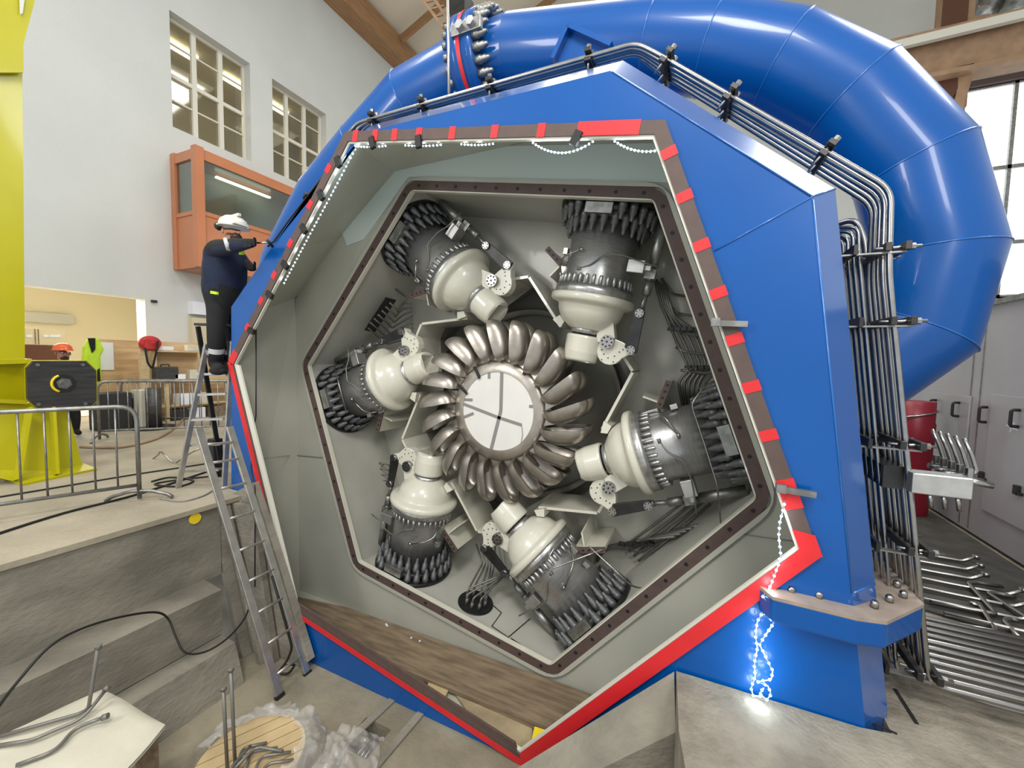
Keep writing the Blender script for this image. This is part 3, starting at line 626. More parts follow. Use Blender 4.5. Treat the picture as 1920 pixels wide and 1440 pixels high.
# bracket trays with a brown drilled edge
br0 = thing('bracket_tray', (0, 0, 0), '', 'bracket', 'cream bracket trays beside the nozzles')
def bq(t, w_): return V(.658-.205*t+.64*w_*0, 0, -.345-.265*t)
Ub = V(-.205, 0, -.265).normalized(); Nb = V(-Ub.z, 0, Ub.x)*-1     # Nb points back towards the base flange side
o_b = V(.658, 0, -.345); Lb_ = .335
m = MB(); m.prism([o_b, o_b+Ub*Lb_, o_b+Ub*Lb_+Nb*.035, o_b+Nb*.035], (0, .58, 0)); m.build('tray', 'cream2', br0)
m = MB(); m.prism([o_b-Nb*.012-Ub*.01, o_b+Ub*(Lb_+.01)-Nb*.012, o_b+Ub*(Lb_+.01)+Nb*.05, o_b-Ub*.01+Nb*.05], (0, -.018, 0)); e_ = m.build('drilled_edge', 'brown', br0)
m = MB()
for j in range(5): c = o_b+Ub*Lb_*(j+.5)/5+Nb*.02+V(0, -.02, 0); m.cyl(c, c+V(0, .004, 0), .014, n=8)
m.build('holes', 'black', e_)
m = MB(); c = o_b+Ub*.10; m.prism([c+V(0, .02, 0), c-Nb*.16+V(0, .02, 0), c-Nb*.20+V(0, .55, 0), c+V(0, .55, 0)], tuple(Ub*.018)); m.build('gusset', 'cream2', br0)
bl = ['upper left', 'upper right', 'right hand', 'lower right', 'lower left', 'leftmost']
def place_br(o, k):
    a = radians(120.12-60*k); o.location = (CX+2.47*cos(a), 4.24, CZ+2.47*sin(a)); o.rotation_euler = (0, TH+radians(60*k), 0)
    o['label'] = 'cream bracket tray with brown drilled edge beside the %s nozzle' % bl[k]
place_br(br0, 0)
for k in range(1, 6): place_br(copy_tree(br0), k)
# ================================================================== THE RUNNER
rn = thing('turbine_runner', (CX, 4.3, CZ), 'polished steel runner wheel with a ring of curved buckets and white centre', 'runner')
RY = 4.36
m = MB(); m.lathe([(-.17, .46), (-.17, .56), (-.13, .60), (.13, .60), (.17, .555), (.17, .46), (-.17, .46)], (CX, RY, CZ), (0, 1, 0), 84, caps=False); m.build('hub_ring', 'bucket', rn)
m = MB(); m.cyl((CX, RY-.16, CZ), (CX, RY-.10, CZ), .47, n=64, smooth=False); m.build('white_cover', 'cover', rn)
cyv = RY-.163
def tapestrip(pts, wd, m_='greytape'):
    mb = MB()
    P = [at(*p, Y=cyv) for p in pts]
    for a, b in zip(P, P[1:]): mb.bar(a, b, .003, wd, (0, 0, 1)) if abs((b-a).normalized().z) < .9 else mb.bar(a, b, .003, wd, (1, 0, 0))
    mb.build('tape_strip', m_, rn)
tapestrip([(941, 692), (939, 770), (920, 846)], .042); tapestrip([(868, 757), (935, 783), (978, 797)], .036); tapestrip([(866, 749), (886, 750)], .034); tapestrip([(868, 783), (888, 775)], .034); tapestrip([(917, 692), (917, 710)], .034); tapestrip([(992, 762), (1003, 762)], .034)
tapestrip([(978, 797), (980, 815), (977, 830)], .012, 'alu')
cyv = RY-.185
tapestrip([(889, 687), (899, 710)], .032, 'black'); tapestrip([(857, 720), (876, 739)], .032, 'black'); tapestrip([(987, 678), (982, 703)], .035, 'black')
# one bucket: two half ellipsoid cups side by side with a splitter between
def bucket():
    mb = MB(); NU, NV = 14, 8
    for sgn in (-1, 1):
        wc = .145*sgn
        def P(a, b, k, top):
            # a round the rim, b from the rim (0) to the bottom (1)
            ca, sa = cos(a), sin(a); e = .62
            ca = (abs(ca)**e)*(1 if ca > 0 else -1); sa = (abs(sa)**e)*(1 if sa > 0 else -1)
            rr = cos(b*pi/2)**.8 if b < 1 else 0; dp = sin(b*pi/2)
            return V((.255-k)*ca*rr, wc+(.158-k)*sa*rr, -(.175-k)*dp)
        for k in (0, .022):
            vs = []; base = len(mb.v)
            for j in range(NV):
                for i in range(NU*2): vs.append(P(2*pi*i/(NU*2), j/NV, k, 0))
            vs.append(P(0, 1, k, 0)); n = NU*2
            fs = [(j*n+i, j*n+(i+1) % n, (j+1)*n+(i+1) % n, (j+1)*n+i) for j in range(NV-1) for i in range(n)]+[((NV-1)*n+i, (NV-1)*n+(i+1) % n, len(vs)-1) for i in range(n)]
            mb.add(vs, fs, True)
        n = NU*2; mb.add([P(2*pi*i/n, 0, 0, 0) for i in range(n)]+[P(2*pi*i/n, 0, .022, 0) for i in range(n)], [(i, (i+1) % n, (i+1) % n+n, i+n) for i in range(n)])
    # stem running into the hub
    mb.loft([V(-.30, -.14, -.13), V(-.30, .14, -.13), V(-.30, .14, .01), V(-.30, -.14, .01)], [V(-.06, -.10, -.17), V(-.06, .10, -.17), V(-.06, .10, -.08), V(-.06, -.10, -.08)], smooth=False)
    return mb
bkm = bucket().mesh('bucket', 'bucket')
NB = 21
for k in range(NB):
    a = radians(93+k*360/NB); o = bpy.data.objects.new('bucket', bkm); C.objects.link(o); o.parent = rn
    # bucket x = radial, z = against the sense of rotation, leaned forward
    r_ = .82; Rm = Matrix.Rotation(-a-radians(0), 4, 'Y'); lean = Matrix.Rotation(radians(-14), 4, 'Y')
    o.matrix_local = Matrix.Translation(V(r_*cos(a), RY-4.3, r_*sin(a))) @ Rm @ lean
# ================================================================== THE RING PIPE
YP = 4.22
ctr = [(-6.15, .35), (-5.67, 1.38), (-4.92, 2.22), (-4.16, 2.72), (-3.39, 3.17), (-2.50, 3.32), (-1.99, 3.33), (-.54, 3.0), (-.02, 2.83), (.54, 2.55), (1.02, 2.15), (1.43, 1.55), (1.61, .88), (1.52, .29), (1.23, -.01), (.6, -.45)]
rp = thing('ring_pipe', (CX, YP, 2.6), 'thick glossy blue ring pipe of welded segments arching over the turbine housing', 'pipe')
def ringpts(i, r, n=44):
    P = [V(x, YP, z) for x, z in ctr]; p = P[i]; a = P[max(i-1, 0)]; b = P[min(i+1, len(P)-1)]
    t1 = (p-a).normalized() if i else (b-p).normalized(); t2 = (b-p).normalized() if i < len(P)-1 else t1
    t = (t1+t2).normalized(); m_ = V(t.z, 0, -t.x); k = 1/max(.5, sqrt((1+t1.dot(t2))/2))
    return [p+(m_*cos(2*pi*j/n)*k+V(0, 1, 0)*sin(2*pi*j/n))*r for j in range(n)]
RP = .37
for i in range(len(ctr)-1):
    m = MB(); m.loft(ringpts(i, RP), ringpts(i+1, RP), smooth=True); m.build('pipe_segment', 'blue', rp)
for i in (3, 4, 7, 8, 9, 10, 11, 12, 13): m = MB(); m.sweep(ringpts(i, RP+.001), .006, 6, closed=True); m.build('weld_seam', 'blue2', rp)
# bolted coupling on top of the pipe
P0 = V(-2.50, YP, 3.32); P1 = V(-1.99, YP, 3.33); ax = (P1-P0).normalized()
m = MB(); m.lathe([(-.02, .38), (0, .50), (.13, .50), (.135, .47), (.15, .47), (.155, .50), (.29, .50), (.31, .38)], P0-ax*.05, ax, 56); cp = m.build('coupling_flange', 'blue', rp)
m = MB(); m.lathe([(.115, .503), (.16, .503)], P0-ax*.05, ax, 56, caps=False); m.build('red_tape', 'red', cp)
u = ax.orthogonal().normalized(); v_ = ax.cross(u)
nutm = None
for k in range(26):
    a = 2*pi*k/26; d = u*cos(a)+v_*sin(a); c = P0+ax*.25+d*.455
    mb = MB(); mb.lathe([(0, .045), (.07, .045), (.075, .036), (.12, .036), (.125, .026), (.15, .024), (.17, .012)], c, ax, 8); mb.build('coupling_nut', 'galv', rp)
    mb = MB(); mb.lathe([(0, .038), (.05, .036), (.06, .015)], P0-ax*.06+d*.455, -ax, 8); mb.build('coupling_bolt_head', 'galv', rp)
m = MB(); q0 = at(848, 62, Y=3.72); q1 = at(903, 42, Y=3.72); m.bar(q0, q1, .06, .12); b_ = m.build('clamp_bar', 'galv', rp, .006)
for t in (.35, .72): p = q0.lerp(q1, t); m = MB(); m.cyl(p+V(0, -.08, .0), p, .045, n=6, smooth=False); m.build('bolt', 'alu', b_)
m = MB(); m.cyl(at(842, 183, Y=3.55), at(839, -30, Y=3.55), .013, n=8); tag(m.build('hanging_rod', 'alu'), 'thin pale rod hanging vertically in front of the pipe coupling', 'rod')
# ================================================================== HYDRAULIC TUBES
gt = 'steel tubes clamped in a bundle round the housing'
TL = at(652, 252, Y=3.2); T0 = at(670, 230, Y=3.2); T1 = at(1193, 81, Y=3.2); T2 = at(1228, 98, Y=3.2); T3 = at(1671, 354, Y=3.2); T4 = at(1747, 1215, Y=3.2)
def jit(p, y, dx=0, dz=0): return V(p.x+dx, y, p.z+dz)
gZ = SL+.13
for i in range(5):
    y = 3.2+i*.085; ya = 3.2+i*.032; yb = 3.2+i*.052
    pts = [jit(TL, ya, .03*i), jit(T0, ya, .04*i), jit(T1, ya), jit(T2, yb), jit(T3, yb+.02*i), V(T3.x+.02, y, T3.z-.5), V(T4.x, y, gZ+.05+.0*i), V(5.5, y, gZ+.05)]
    if i > 2: pts = pts[2:] if i > 3 else pts[1:]
    m = MB(); m.sweep(pts, .017 if i != 1 else .022, 8, .09)
    tag(m.build('hydraulic_tube', 'tube'), 'long steel tube running over the top of the housing and down its right side', 'tube', 'five tubes over the top and down the right side')
for i in range(5, 11):
    y = 3.2+i*.085; t = .20+.03*(i-5); P = T3.lerp(T4, .02)
    pts = [V(P.x-.36, y+.25, P.z-.02-.05*(i-5)), V(P.x-.05, y+.02, P.z+.03-.04*(i-5)), V(P.x+.0, y, P.z-.12-.03*(i-5)), V(T4.x, y, gZ+.05), V(4.8 if i == 6 else 2.1+.07*i, y, gZ+.05)]
    m = MB(); m.sweep(pts, .02 if i % 3 else .024, 8, .07)
    tag(m.build('hydraulic_tube', 'tube'), 'steel tube of the upright bundle starting beside the upper right corner of the housing', 'tube', 'upright tubes on the right side of the housing')
# second row of slim tubes between the bundle and the housing
for i in range(6):
    y = 3.28+i*.10; P = T3.lerp(T4, .05)
    pts = [V(P.x-.30, y+.2, P.z+.02), V(P.x-.14, y, P.z-.05), V(P.x-.13, y, P.z-.2), V(T4.x-.12, y, gZ+.03), V(T4.x+.3, y, gZ-.02), V(2.0+.12*i, y, gZ-.02)]
    m = MB(); m.sweep(pts, .012, 6, .05)
    tag(m.build('hydraulic_tube', 'tube'), 'slim steel tube in the inner row against the right side of the housing', 'tube', 'slim inner row of tubes')
# clamps on the bundle
def on(p, q, t): return p.lerp(q, t)
def clampbar(P, y0, y1, dirv, n, lab):
    root = thing('tube_clamp', P+V(0, 0, -.03), lab, 'clamp')
    d = dirv.normalized(); nrm = V(-d.z, 0, d.x)
    if nrm.x+nrm.z < 0: nrm = -nrm
    m = MB(); R = Matrix((d, V(0, 1, 0), d.cross(V(0, 1, 0)))).transposed()
    m.box(P+V(0, (y0+y1)/2-P.y, 0)+nrm*.035, (.05, y1-y0, .03), R); m.box(P+V(0, (y0+y1)/2-P.y, 0)-nrm*.035, (.05, y1-y0, .03), R); m.build('jaw', 'dark', root, .003)
    for y in (y0+.04, (y0+y1)/2, y1-.05):
        m = MB(); c = P+V(0, y-P.y, 0); m.cyl(c-nrm*.12, c+nrm*.08, .009, n=6); m.cyl(c+nrm*.06, c+nrm*.085, .02, n=6, smooth=False); m.build('clamp_bolt', 'tube', root)
    return root
top = ['first clamp on the roof tubes beside the left end of the housing roof', 'clamp on the roof tubes right of the hanging rod', 'clamp on the roof tubes below the pipe coupling nuts', 'clamp on the roof tubes beside the blue lug near the apex']
for (t, lab) in zip((.07, .29, .555, .87), top): clampbar(on(T0, T1, t), 3.16, 3.37, T1-T0, 4, lab)
for (t, lab) in zip((.06, .36, .76), ('highest clamp on the sloping tubes just past the roof apex', 'middle clamp on the tubes sloping down the upper right edge', 'lowest clamp on the tubes sloping down the upper right edge')): clampbar(on(T2, T3, t), 3.14, 3.46, T3-T2, 5, lab)
def side_clamp(t, lab, bl_=.0):
    P = on(T3, V(T4.x, 3.2, gZ), t); d = (T4-T3).normalized(); root = thing('pipe_bracket', P, lab, 'bracket')
    R = Matrix(((1, 0, 0), (0, 1, 0), (0, 0, 1)))
    for dx in (-.045, .045):
        m = MB(); m.box(P+V(dx, .45, 0), (.03, 1.0, .05)); m.build('jaw', 'dark', root, .003)
    m = MB(); m.box(P+V(-.2, .45, -.005), (.02, 1.0, .06)); m.build('jaw', 'dark', root)
    m = MB(); m.bar(P+V(-.30, .0, -.03), P+V(.05, .0, -.03), .04, .01); m.build('arm', 'galv', root); m = MB(); m.bar(P+V(-.30, .8, -.03), P+V(.05, .8, -.03), .04, .01); m.build('arm', 'galv', root)
    for k in range(4): m = MB(); c = P+V(0, .0+k*.28, 0); m.cyl(c-V(.1, 0, 0), c+V(.12, 0, 0), .009, n=6); m.cyl(c+V(.06, 0, 0), c+V(.09, 0, 0), .02, n=6, smooth=False); m.build('bracket_bolt', 'tube', root)
sc = ['topmost', 'second', 'third', 'fourth', 'lowest']
for t, n_ in zip((.115, .26, .505, .715, .965), sc): side_clamp(t, n_+' black bracket holding the upright tube bundle on the right')
# manifold block with valves
P = on(T3, V(T4.x, 3.2, gZ), .575); root = thing('valve_manifold', P+V(.1, 0, -.05), 'aluminium valve manifold with many small fittings on the tube bundle', 'manifold')
m = MB(); m.box(P+V(.10, -.02, 0), (.26, .12, .12)); m.build('block', 'alu', root, .006)
m = MB(); m.box(P+V(-.08, .5, 0), (.10, .95, .14)); m.build('rail', 'dark', root)
for k in range(5):
    b = P+V(.24, .03+.09*k, .05); m = MB(); m.sweep([b, b+V(.05, 0, .03), b+V(.02, .0, .13), b+V(-.01, .02, .22)], .011, 6, .02); m.cyl(b+V(-.02, 0, -.02), b+V(.12, 0, -.04), .018, n=8); m.cyl(b+V(.02, 0, 0), b+V(.02, 0, .05), .02, n=6, smooth=False); m.build('valve_fitting', 'tube', root)
for k in range(3): b = P+V(.06+.06*k, -.05, -.05); m = MB(); m.cyl(b, b+V(.015, 0, -.09), .011, n=8); m.build('drain_nipple', 'tube', root)
# loose tubes lying on the slab at the right
for i in range(6):
    y = 4.7+.23*i; z0 = SL+.05; m = MB(); m.sweep([V(1.55, y, z0), V(2.5+.07*(i % 3), y-.03, z0), V(2.6+.07*(i % 3), y-.03, z0+.07)], .017, 8, .03); m.cyl((2.6+.07*(i % 3), y-.03, z0+.05), (2.6+.07*(i % 3), y-.03, z0+.09), .03, n=10)
    tag(m.build('capped_tube', 'tube'), 'steel tube end with upturned cap lying on the dark matting', 'tube', 'capped tube ends on the dark matting')
def slp(px, py, z=.06): return at(px, py, Z=SL+z)
bends = [([(1745, 1128), (1868, 1152), (1815, 1093), (1830, 1092), (1880, 1100)], 'nearest zigzag tube bent twice on the dark matting'),
         ([(1770, 1150), (1990, 1200), (1852, 1112), (1868, 1112), (1905, 1120)], 'long zigzag tube reaching the right edge of the picture'),
         ([(1840, 1136), (1818, 1131), (1835, 1130), (1868, 1184), (1760, 1164)], 'narrow hairpin tube between the straight tubes and the matting'),
         ([(1935, 1222), (1882, 1164), (1893, 1160), (1910, 1164)], 'short hooked tube at the right edge of the matting')]
for pts, lab in bends: m = MB(); m.sweep([slp(*p) for p in pts], .018, 8, .04); tag(m.build('bent_tube', 'tube'), lab, 'tube')
# ================================================================== TUBING INSIDE THE CHAMBER
def line_in(pts, r, lab, name='chamber_tube', m_='tube_in', clamps=()):
    P = [at(*p[:2], Y=p[2] if len(p) > 2 else 4.70) for p in pts]
    mb = MB(); mb.sweep(P, r, 6, .05); o = mb.build(name, m_, None)
    for c in clamps: q = at(*c, Y=4.66); b = MB(); b.box(q, (.07, .06, .035)); b.build('clip', 'dark', o)
    return tag(o, lab, 'tube')
gC = 'tube bundle on the right side of the chamber'
for i in range(5):
    dx = i*12; m = line_in([(1226+dx*.4, 520+4*i, 4.7), (1240+dx*.5, 570+i*6, 4.72), (1268+dx, 640-3*i, 4.76), (1292+dx*.9, 692-3*i, 4.76), (1272+dx*.8, 716, 4.76), (1280+dx*.5, 760, 4.76)], .016, 'dull steel tube in the bent bundle beside the right edge of the brown frame', clamps=((1258+dx, 617), (1290+dx, 688))); m['group'] = gC
for i in range(5):
    y0 = 530+i*36; m = line_in([(1322+i*11, y0+15, 4.1), (1290+i*9, y0+26, 4.6), (1262+i*8, y0+22, 4.76), (1240+i*9, y0-8+i*7, 4.76)], .016, 'dull steel tube entering the chamber through its right wall', clamps=()); m['group'] = 'tubes through the right chamber wall'
for i in range(5):
    d = i*14; m = line_in([(1310-d*.8, 985-d*.2+i*8, 4.5), (1260-d, 995+d*.3, 4.76), (1205-d, 1035-d*.2, 4.76), (1160-d*.5, 1020+d*.2, 4.76), (1120, 1030+d*.4, 4.76)], .017, 'dark tube curving behind the lower right nozzle', clamps=((1222-d, 1020),)); m['group'] = 'curved tubes behind the lower right nozzle'
for i in range(4):
    d = i*9; m = line_in([(1290+i*14, 935+i*3, 4.7), (1225+d, 985+d, 4.72), (1170+d, 1025+d, 4.74)], .015, 'straight dark tube between the right hand and the lower right nozzle'); m['group'] = 'straight tubes below the right hand nozzle'
for i in range(7):
    t = i/6; x = 687+44*t; y = 612-44*t; m = line_in([(x, y, 4.2), (x+18, y+16, 4.45), (x+38-4*i, y+34-3*i, 4.7), (x+72-8*i, y+24-4*i, 4.72), (x+88-8*i, y+2, 4.74)], .012, 'thin tube leaving the dark panel left of the upper left nozzle', clamps=()); m['group'] = 'tubes from the dark panel on the left wall'
mb = MB(); mb.prism([at(683, 618, Y=4.2), at(723, 557, Y=4.2), at(742, 562, Y=4.42), at(702, 622, Y=4.42)], (.01, 0, -.01)); mb.build('entry_panel', 'dark', hs)
m = line_in([(612, 690, 4.2), (628, 650, 4.25), (633, 640, 4.3), (702, 528, 4.3), (712, 520, 4.3), (760, 556, 4.6)], .012, 'thin grease line running up the left chamber wall', clamps=((634, 640), (702, 529)))
m = line_in([(648, 800, 4.3), (650, 842, 4.35), (662, 862, 4.4), (680, 895, 4.5), (720, 870, 4.6)], .010, 'thin grease line below the leftmost nozzle')
m = line_in([(650, 880, 4.3), (675, 900, 4.4), (673, 937, 4.4), (690, 955, 4.4), (728, 970, 4.5)], .010, 'thin grease line left of the lower left nozzle')
mb = MB(); mb.prism([at(682, 870, Y=4.7), at(714, 860, Y=4.7), at(722, 907, Y=4.7), at(694, 916, Y=4.7)], (0, .03, 0)); mb.build('entry_panel', 'dark', hs)
for i in range(4): m = line_in([(693+3*i, 874+12*i, 4.68), (715, 867+11*i, 4.55), (738, 876+8*i, 4.66)], .011, 'short tube from the square dark panel towards the lower left nozzle'); m['group'] = 'short tubes of the square dark panel'
c = at(890, 1131, Y=4.25); n_ = (V(CX, c.y, CZ)-c).normalized(); wn = pol(1, A0-60*3-30, 0)-V(CX, 0, CZ)
mb = MB(); 
# round entry plate lying on the lower left chamber wall
ap = 2.70*cos(radians(30)); wdir = V(wn.x, 0, wn.z).normalized()
q = V(CX, 0, CZ)+wdir*(ap-.012); ray = at(892, 1129, Y=1.0); tpar = (ap-.012+V(CX, 0, CZ).dot(wdir))/ray.dot(wdir); q = ray*tpar
mb.cyl(q, q+wdir*.02, .215, n=40); mb.build('entry_plate', 'dark', hs)
for i in range(9):
    a = i*.7; off = V(wdir.z, 0, -wdir.x)*(.12*cos(a*1.1))+V(0, .12*sin(a*1.1), 0); b = q+off
    if i < 5: tgt = at(905+5*i, 1056+3*i, Y=4.6); t2 = at(893+i*9, 1020, Y=4.7)
    else: tgt = at(950+6*(i-5), 1075-3*(i-5), Y=4.5); t2 = at(990, 1040, Y=4.6)
    mb = MB(); mb.sweep([b, b-wdir*.13, tgt, t2], .012, 6, .03); mb.cyl(b, b-wdir*.07, .02, n=8)
    tag(mb.build('chamber_tube', 'tube_in'), 'thin tube fanning out of the round entry plate on the bottom left chamber wall', 'tube', 'tubes from the round entry plate')
# panels bolted to the bottom left chamber wall
def wallpt(px, py, dd=0.0):
    ray = at(px, py, Y=1.0); return ray*((ap-dd+V(CX, 0, CZ).dot(wdir))/ray.dot(wdir))
m = MB(); Pp = [wallpt(*p, .012) for p in ((930, 1120), (985, 1090), (1040, 1180), (1030, 1235), (985, 1240), (955, 1215), (940, 1180))]
m.sweep([wallpt(921, 1132, .004), wallpt(940, 1149, .004), wallpt(922, 1174, .004), wallpt(953, 1195, .004), wallpt(994, 1160, .004)], .006, 5); m.sweep([wallpt(958, 1197, .004), wallpt(1000, 1225, .004), wallpt(1030, 1238, .004)], .006, 5); m.build('panel_joint', 'black', hs)
# thin bright rods lying across the nozzles
for pts, lab in (([(1040, 1026, 3.95), (1010, 1076, 3.9), (1130, 1030, 3.9)], 'thin rod crossing the lower right nozzle'), ([(1104, 1024, 3.85), (1186, 1100, 3.9), (1208, 1104, 3.95)], 'thin rod above the studs of the lower right nozzle'),
                 ([(1335, 705, 3.88), (1296, 758, 3.85), (1317, 820, 3.85), (1345, 910, 3.85), (1352, 985, 3.95)], 'thin bent line crossing the right hand nozzle'), ([(626, 685, 3.9), (650, 775, 3.9)], 'thin straight rod across the leftmost nozzle')):
    line_in(pts, .008, lab, 'thin_rod', 'tube')
m = MB(); m.sweep([at(*p, Y=YF-.012) for p in ((640, 268), (606, 330), (573, 372), (540, 415), (514, 452), (502, 462))], .009, 6); m.cyl(at(574, 362, Y=YF-.03), at(570, 372, Y=YF-.01), .016, n=6); tag(m.build('edge_line', 'dark'), 'thin dark line clipped along the upper left edge of the housing above the worker', 'line')
# ================================================================== PLANKS IN THE CAVITY
def plank(pts, th, m_, lab, z=-3.27):
    mb = MB(); mb.prism([at(*p, Z=z) for p in pts], (0, 0, -th)); return tag(mb.build('plank', m_, None, .004), lab, 'plank')
def on_b(px, py, lift):   # point over the flange's bottom edge line
    return at(px, py, Z=lift)
plank([(556, 1118), (650, 1138), (1122, 1306), (1034, 1372), (905, 1315), (700, 1232), (560, 1150)], .05, 'plank', 'wide weathered grey plank lying along the bottom of the opening', -3.22)
plank([(852, 1298), (905, 1306), (1000, 1346), (996, 1400), (974, 1412), (890, 1352)], .04, 'plank2', 'tan plank wedged under the grey plank near the bottom corner', -3.27)
plank([(806, 1274), (842, 1290), (833, 1310), (798, 1290)], .03, 'pine', 'small pale wooden wedge under the wide grey plank', -3.25)
mb = MB(); c = at(1008, 1368, Z=-3.18); mb.prism([at(1002, 1361, Z=-3.17), at(1030, 1370, Z=-3.17), at(1018, 1388, Z=-3.17), at(995, 1394, Z=-3.17)], (0, 0, -.08)); tag(mb.build('yellow_wedge', 'yel2', None, .006), 'yellow plastic wedge in the bottom corner of the opening', 'wedge')
for i, (x, y) in enumerate(((725, 1172), (771, 1196), (787, 1202))):
    mb = MB(); c = at(x, y, Z=-3.212); mb.box(c, (.06 if i == 0 else .02, .02, .008), Matrix.Rotation(-.5, 3, 'Z')); tag(mb.build('paper_scrap', 'paper'), ('largest white scrap on the weathered plank', 'tiny white scrap left of its twin on the weathered plank', 'tiny white scrap right of its twin on the weathered plank')[i], 'scrap')
# ================================================================== LIGHT STRINGS
bead = None
def lights(pts, n, lab, glow_=0, r=.011, back=None, step=None):
    global bead
    L = [0]
    for a, b in zip(pts, pts[1:]): L.append(L[-1]+(b-a).length)
    root = thing('light_string', pts[0], lab, 'light string'); mb = MB(); mb.sweep(pts, .0045, 5); mb.build('wire', 'ledwire', root)
    for k in range(n):
        s = L[-1]*(k+.5)/n; j = max(i for i in range(len(L)) if L[i] <= s); j = min(j, len(pts)-2); p = pts[j].lerp(pts[j+1], (s-L[j])/(L[j+1]-L[j]))
        if bead is None: b_ = MB(); b_.sph((0, 0, 0), .0078, 8, 5); bead = b_.mesh('led_bead', 'led')
        o = bpy.data.objects.new('led_bead', bead); C.objects.link(o); o.parent = root; o.location = p-pts[0]
        if glow_ and k % 4 == 2: point(p+V(0, -.035, 0), glow_, (.75, .9, 1), .02)
    return root
def sag(p, q, s, n=14): return [p.lerp(q, i/n)+V(0, 0, -s*4*(i/n)*(1-i/n)) for i in range(n+1)]
yl = YF+.05
lights(sag(at(664, 274, Y=yl), at(726, 273, Y=yl), .01), 11, 'short light string under the left end of the top rim', .25)
lights(sag(at(757, 272, Y=yl), at(830, 271, Y=yl), .01), 11, 'second light string under the top rim', .25)
lights(sag(at(862, 270, Y=yl), at(928, 269, Y=yl), .01), 10, 'third light string under the top rim', .25)
lights(sag(at(997, 266, Y=yl), at(1115, 263, Y=yl), .085), 18, 'sagging loop of lights under the middle of the top rim', .3)
lights(sag(at(1012, 262, Y=yl+.02), at(1105, 259, Y=yl+.02), .0), 14, 'straight row of lights above the sagging loop', 0)
lights(sag(at(1150, 263, Y=yl), at(1240, 280, Y=yl), .04), 13, 'sagging lights in the top right corner of the opening', .25)
lights(sag(at(1166, 258, Y=yl+.02), at(1238, 258, Y=yl+.02), .0), 11, 'straight row of lights in the top right corner', 0)
lights([at(668, 276, Y=YF+.05), at(623, 362, Y=YF+.05), at(577, 447, Y=YF+.05), at(531, 534, Y=YF+.05)], 36, 'long light string down the upper left rim of the opening', .15)
hang = [(1472, 940), (1462, 980), (1460, 1005), (1464, 1040), (1459, 1060), (1444, 1100), (1430, 1118), (1447, 1140), (1453, 1165), (1438, 1187), (1424, 1208), (1436, 1232), (1449, 1258), (1446, 1274), (1420, 1278), (1440, 1286), (1446, 1302), (1438, 1312), (1424, 1300), (1432, 1290)]
lights([at(*p, Y=YF-.08 if i > 5 else YF-.05) for i, p in enumerate(hang)], 40, 'light string hanging down the blue housing below the right corner and coiling on the slab', .30)
hang2 = [(1430, 1148), (1420, 1165), (1416, 1190), (1420, 1215), (1414, 1245), (1416, 1268), (1408, 1290), (1412, 1304), (1432, 1306)]
lights([at(*p, Y=YF-.06) for p in hang2], 16, 'sparse second strand of lights just left of the hanging coil', .3)
# the black control line with a hook inside the left of the cavity
m = MB(); m.sweep([at(480, 610, Y=3.0), at(480, 780, Y=3.0), at(475, 806, Y=2.97), at(471, 880, Y=2.87), at(478, 915, Y=2.8), at(478, 985, Y=2.72), at(478, 1100, Y=2.6)], .007, 6, .02); m.cyl(at(475, 795, Y=3.0), at(474, 815, Y=3.0), .022, n=8)
tag(m.build('pendant_cable', 'black'), 'thin black pendant cable with plug hanging at the left edge of the opening', 'cable')
# ================================================================== THE LEFT SIDE: YELLOW STAND
root = thing('yellow_stand', (-7.8, 2.3, UF), 'tall yellow steel column on a flared base with a dark end plate', 'stand')
XS = -7.7
def sx(px, py, X=XS): return at(px, py, X=X)
m = MB(); m.prism([sx(-60, -60, -8), sx(40, -60, -8), sx(47, 680, -8), sx(-60, 690, -8)], (-.5, 0, 0)); m.build('column', 'yellow', root)
m = MB(); m.prism([sx(-40, -10, -7.95), sx(66, -10, -7.95), sx(41, 85, -7.95), sx(41, 138, -7.95), sx(-40, 138, -7.95)], (.05, 0, 0)); m.build('gusset', 'yellow', root)
m = MB(); m.prism([sx(36, -10, -7.88), sx(47, -10, -7.88), sx(42, 25, -7.88), sx(37, 27, -7.88)], (.01, 0, 0)); m.build('slot', 'plaster', root)
m = MB(); m.prism([sx(-80, 676), sx(60, 673), sx(60, 681), sx(-80, 686)], (-.5, 0, 0)); m.build('collar_plate', 'yellow', root); m = MB(); m.prism([sx(-80, 745), sx(52, 751), sx(52, 758), sx(-80, 752)], (-.5, 0, 0)); m.build('collar_plate', 'yellow', root)
m = MB(); m.prism([sx(-80, 680), sx(52, 680, -7.9), sx(52, 760, -7.9), sx(-80, 755)], (-.4, 0, 0)); m.build('neck', 'yellow', root)
m = MB(); m.prism([sx(-70, 752, -7.8), sx(125, 757, -7.8), sx(157, 884, -7.6), sx(30, 903, -7.3), sx(-80, 880, -7.6)], (-.35, 0, 0)); m.build('flared_base', 'yellow', root)
for (a, b) in (((55, 765), (32, 900)), ((98, 765), (105, 890))): m = MB(); m.bar(sx(*a, -7.55), sx(*b, -7.28), .03, .12, (1, 0, 0)); m.build('rib', 'yellow', root)
m = MB(); m.prism([at(-60, 870, Z=UF), at(40, 912, Z=UF), at(182, 882, Z=UF), at(100, 850, Z=UF)], (0, 0, .03)); m.build('foot_plate', 'yellow', root)
root = thing('end_plate', sx(116, 760, -7.45), 'dark chamfered end plate with a round shaft hole on the yellow stand', 'plate')
XP = -7.55
pl = [(63, 677), (161, 677), (180, 695), (181, 752), (168, 764), (73, 766), (52, 748), (51, 690)]
m = MB(); m.prism([sx(*p, XP) for p in pl], (-.06, 0, 0)); m.build('plate', 'navyplate', root)
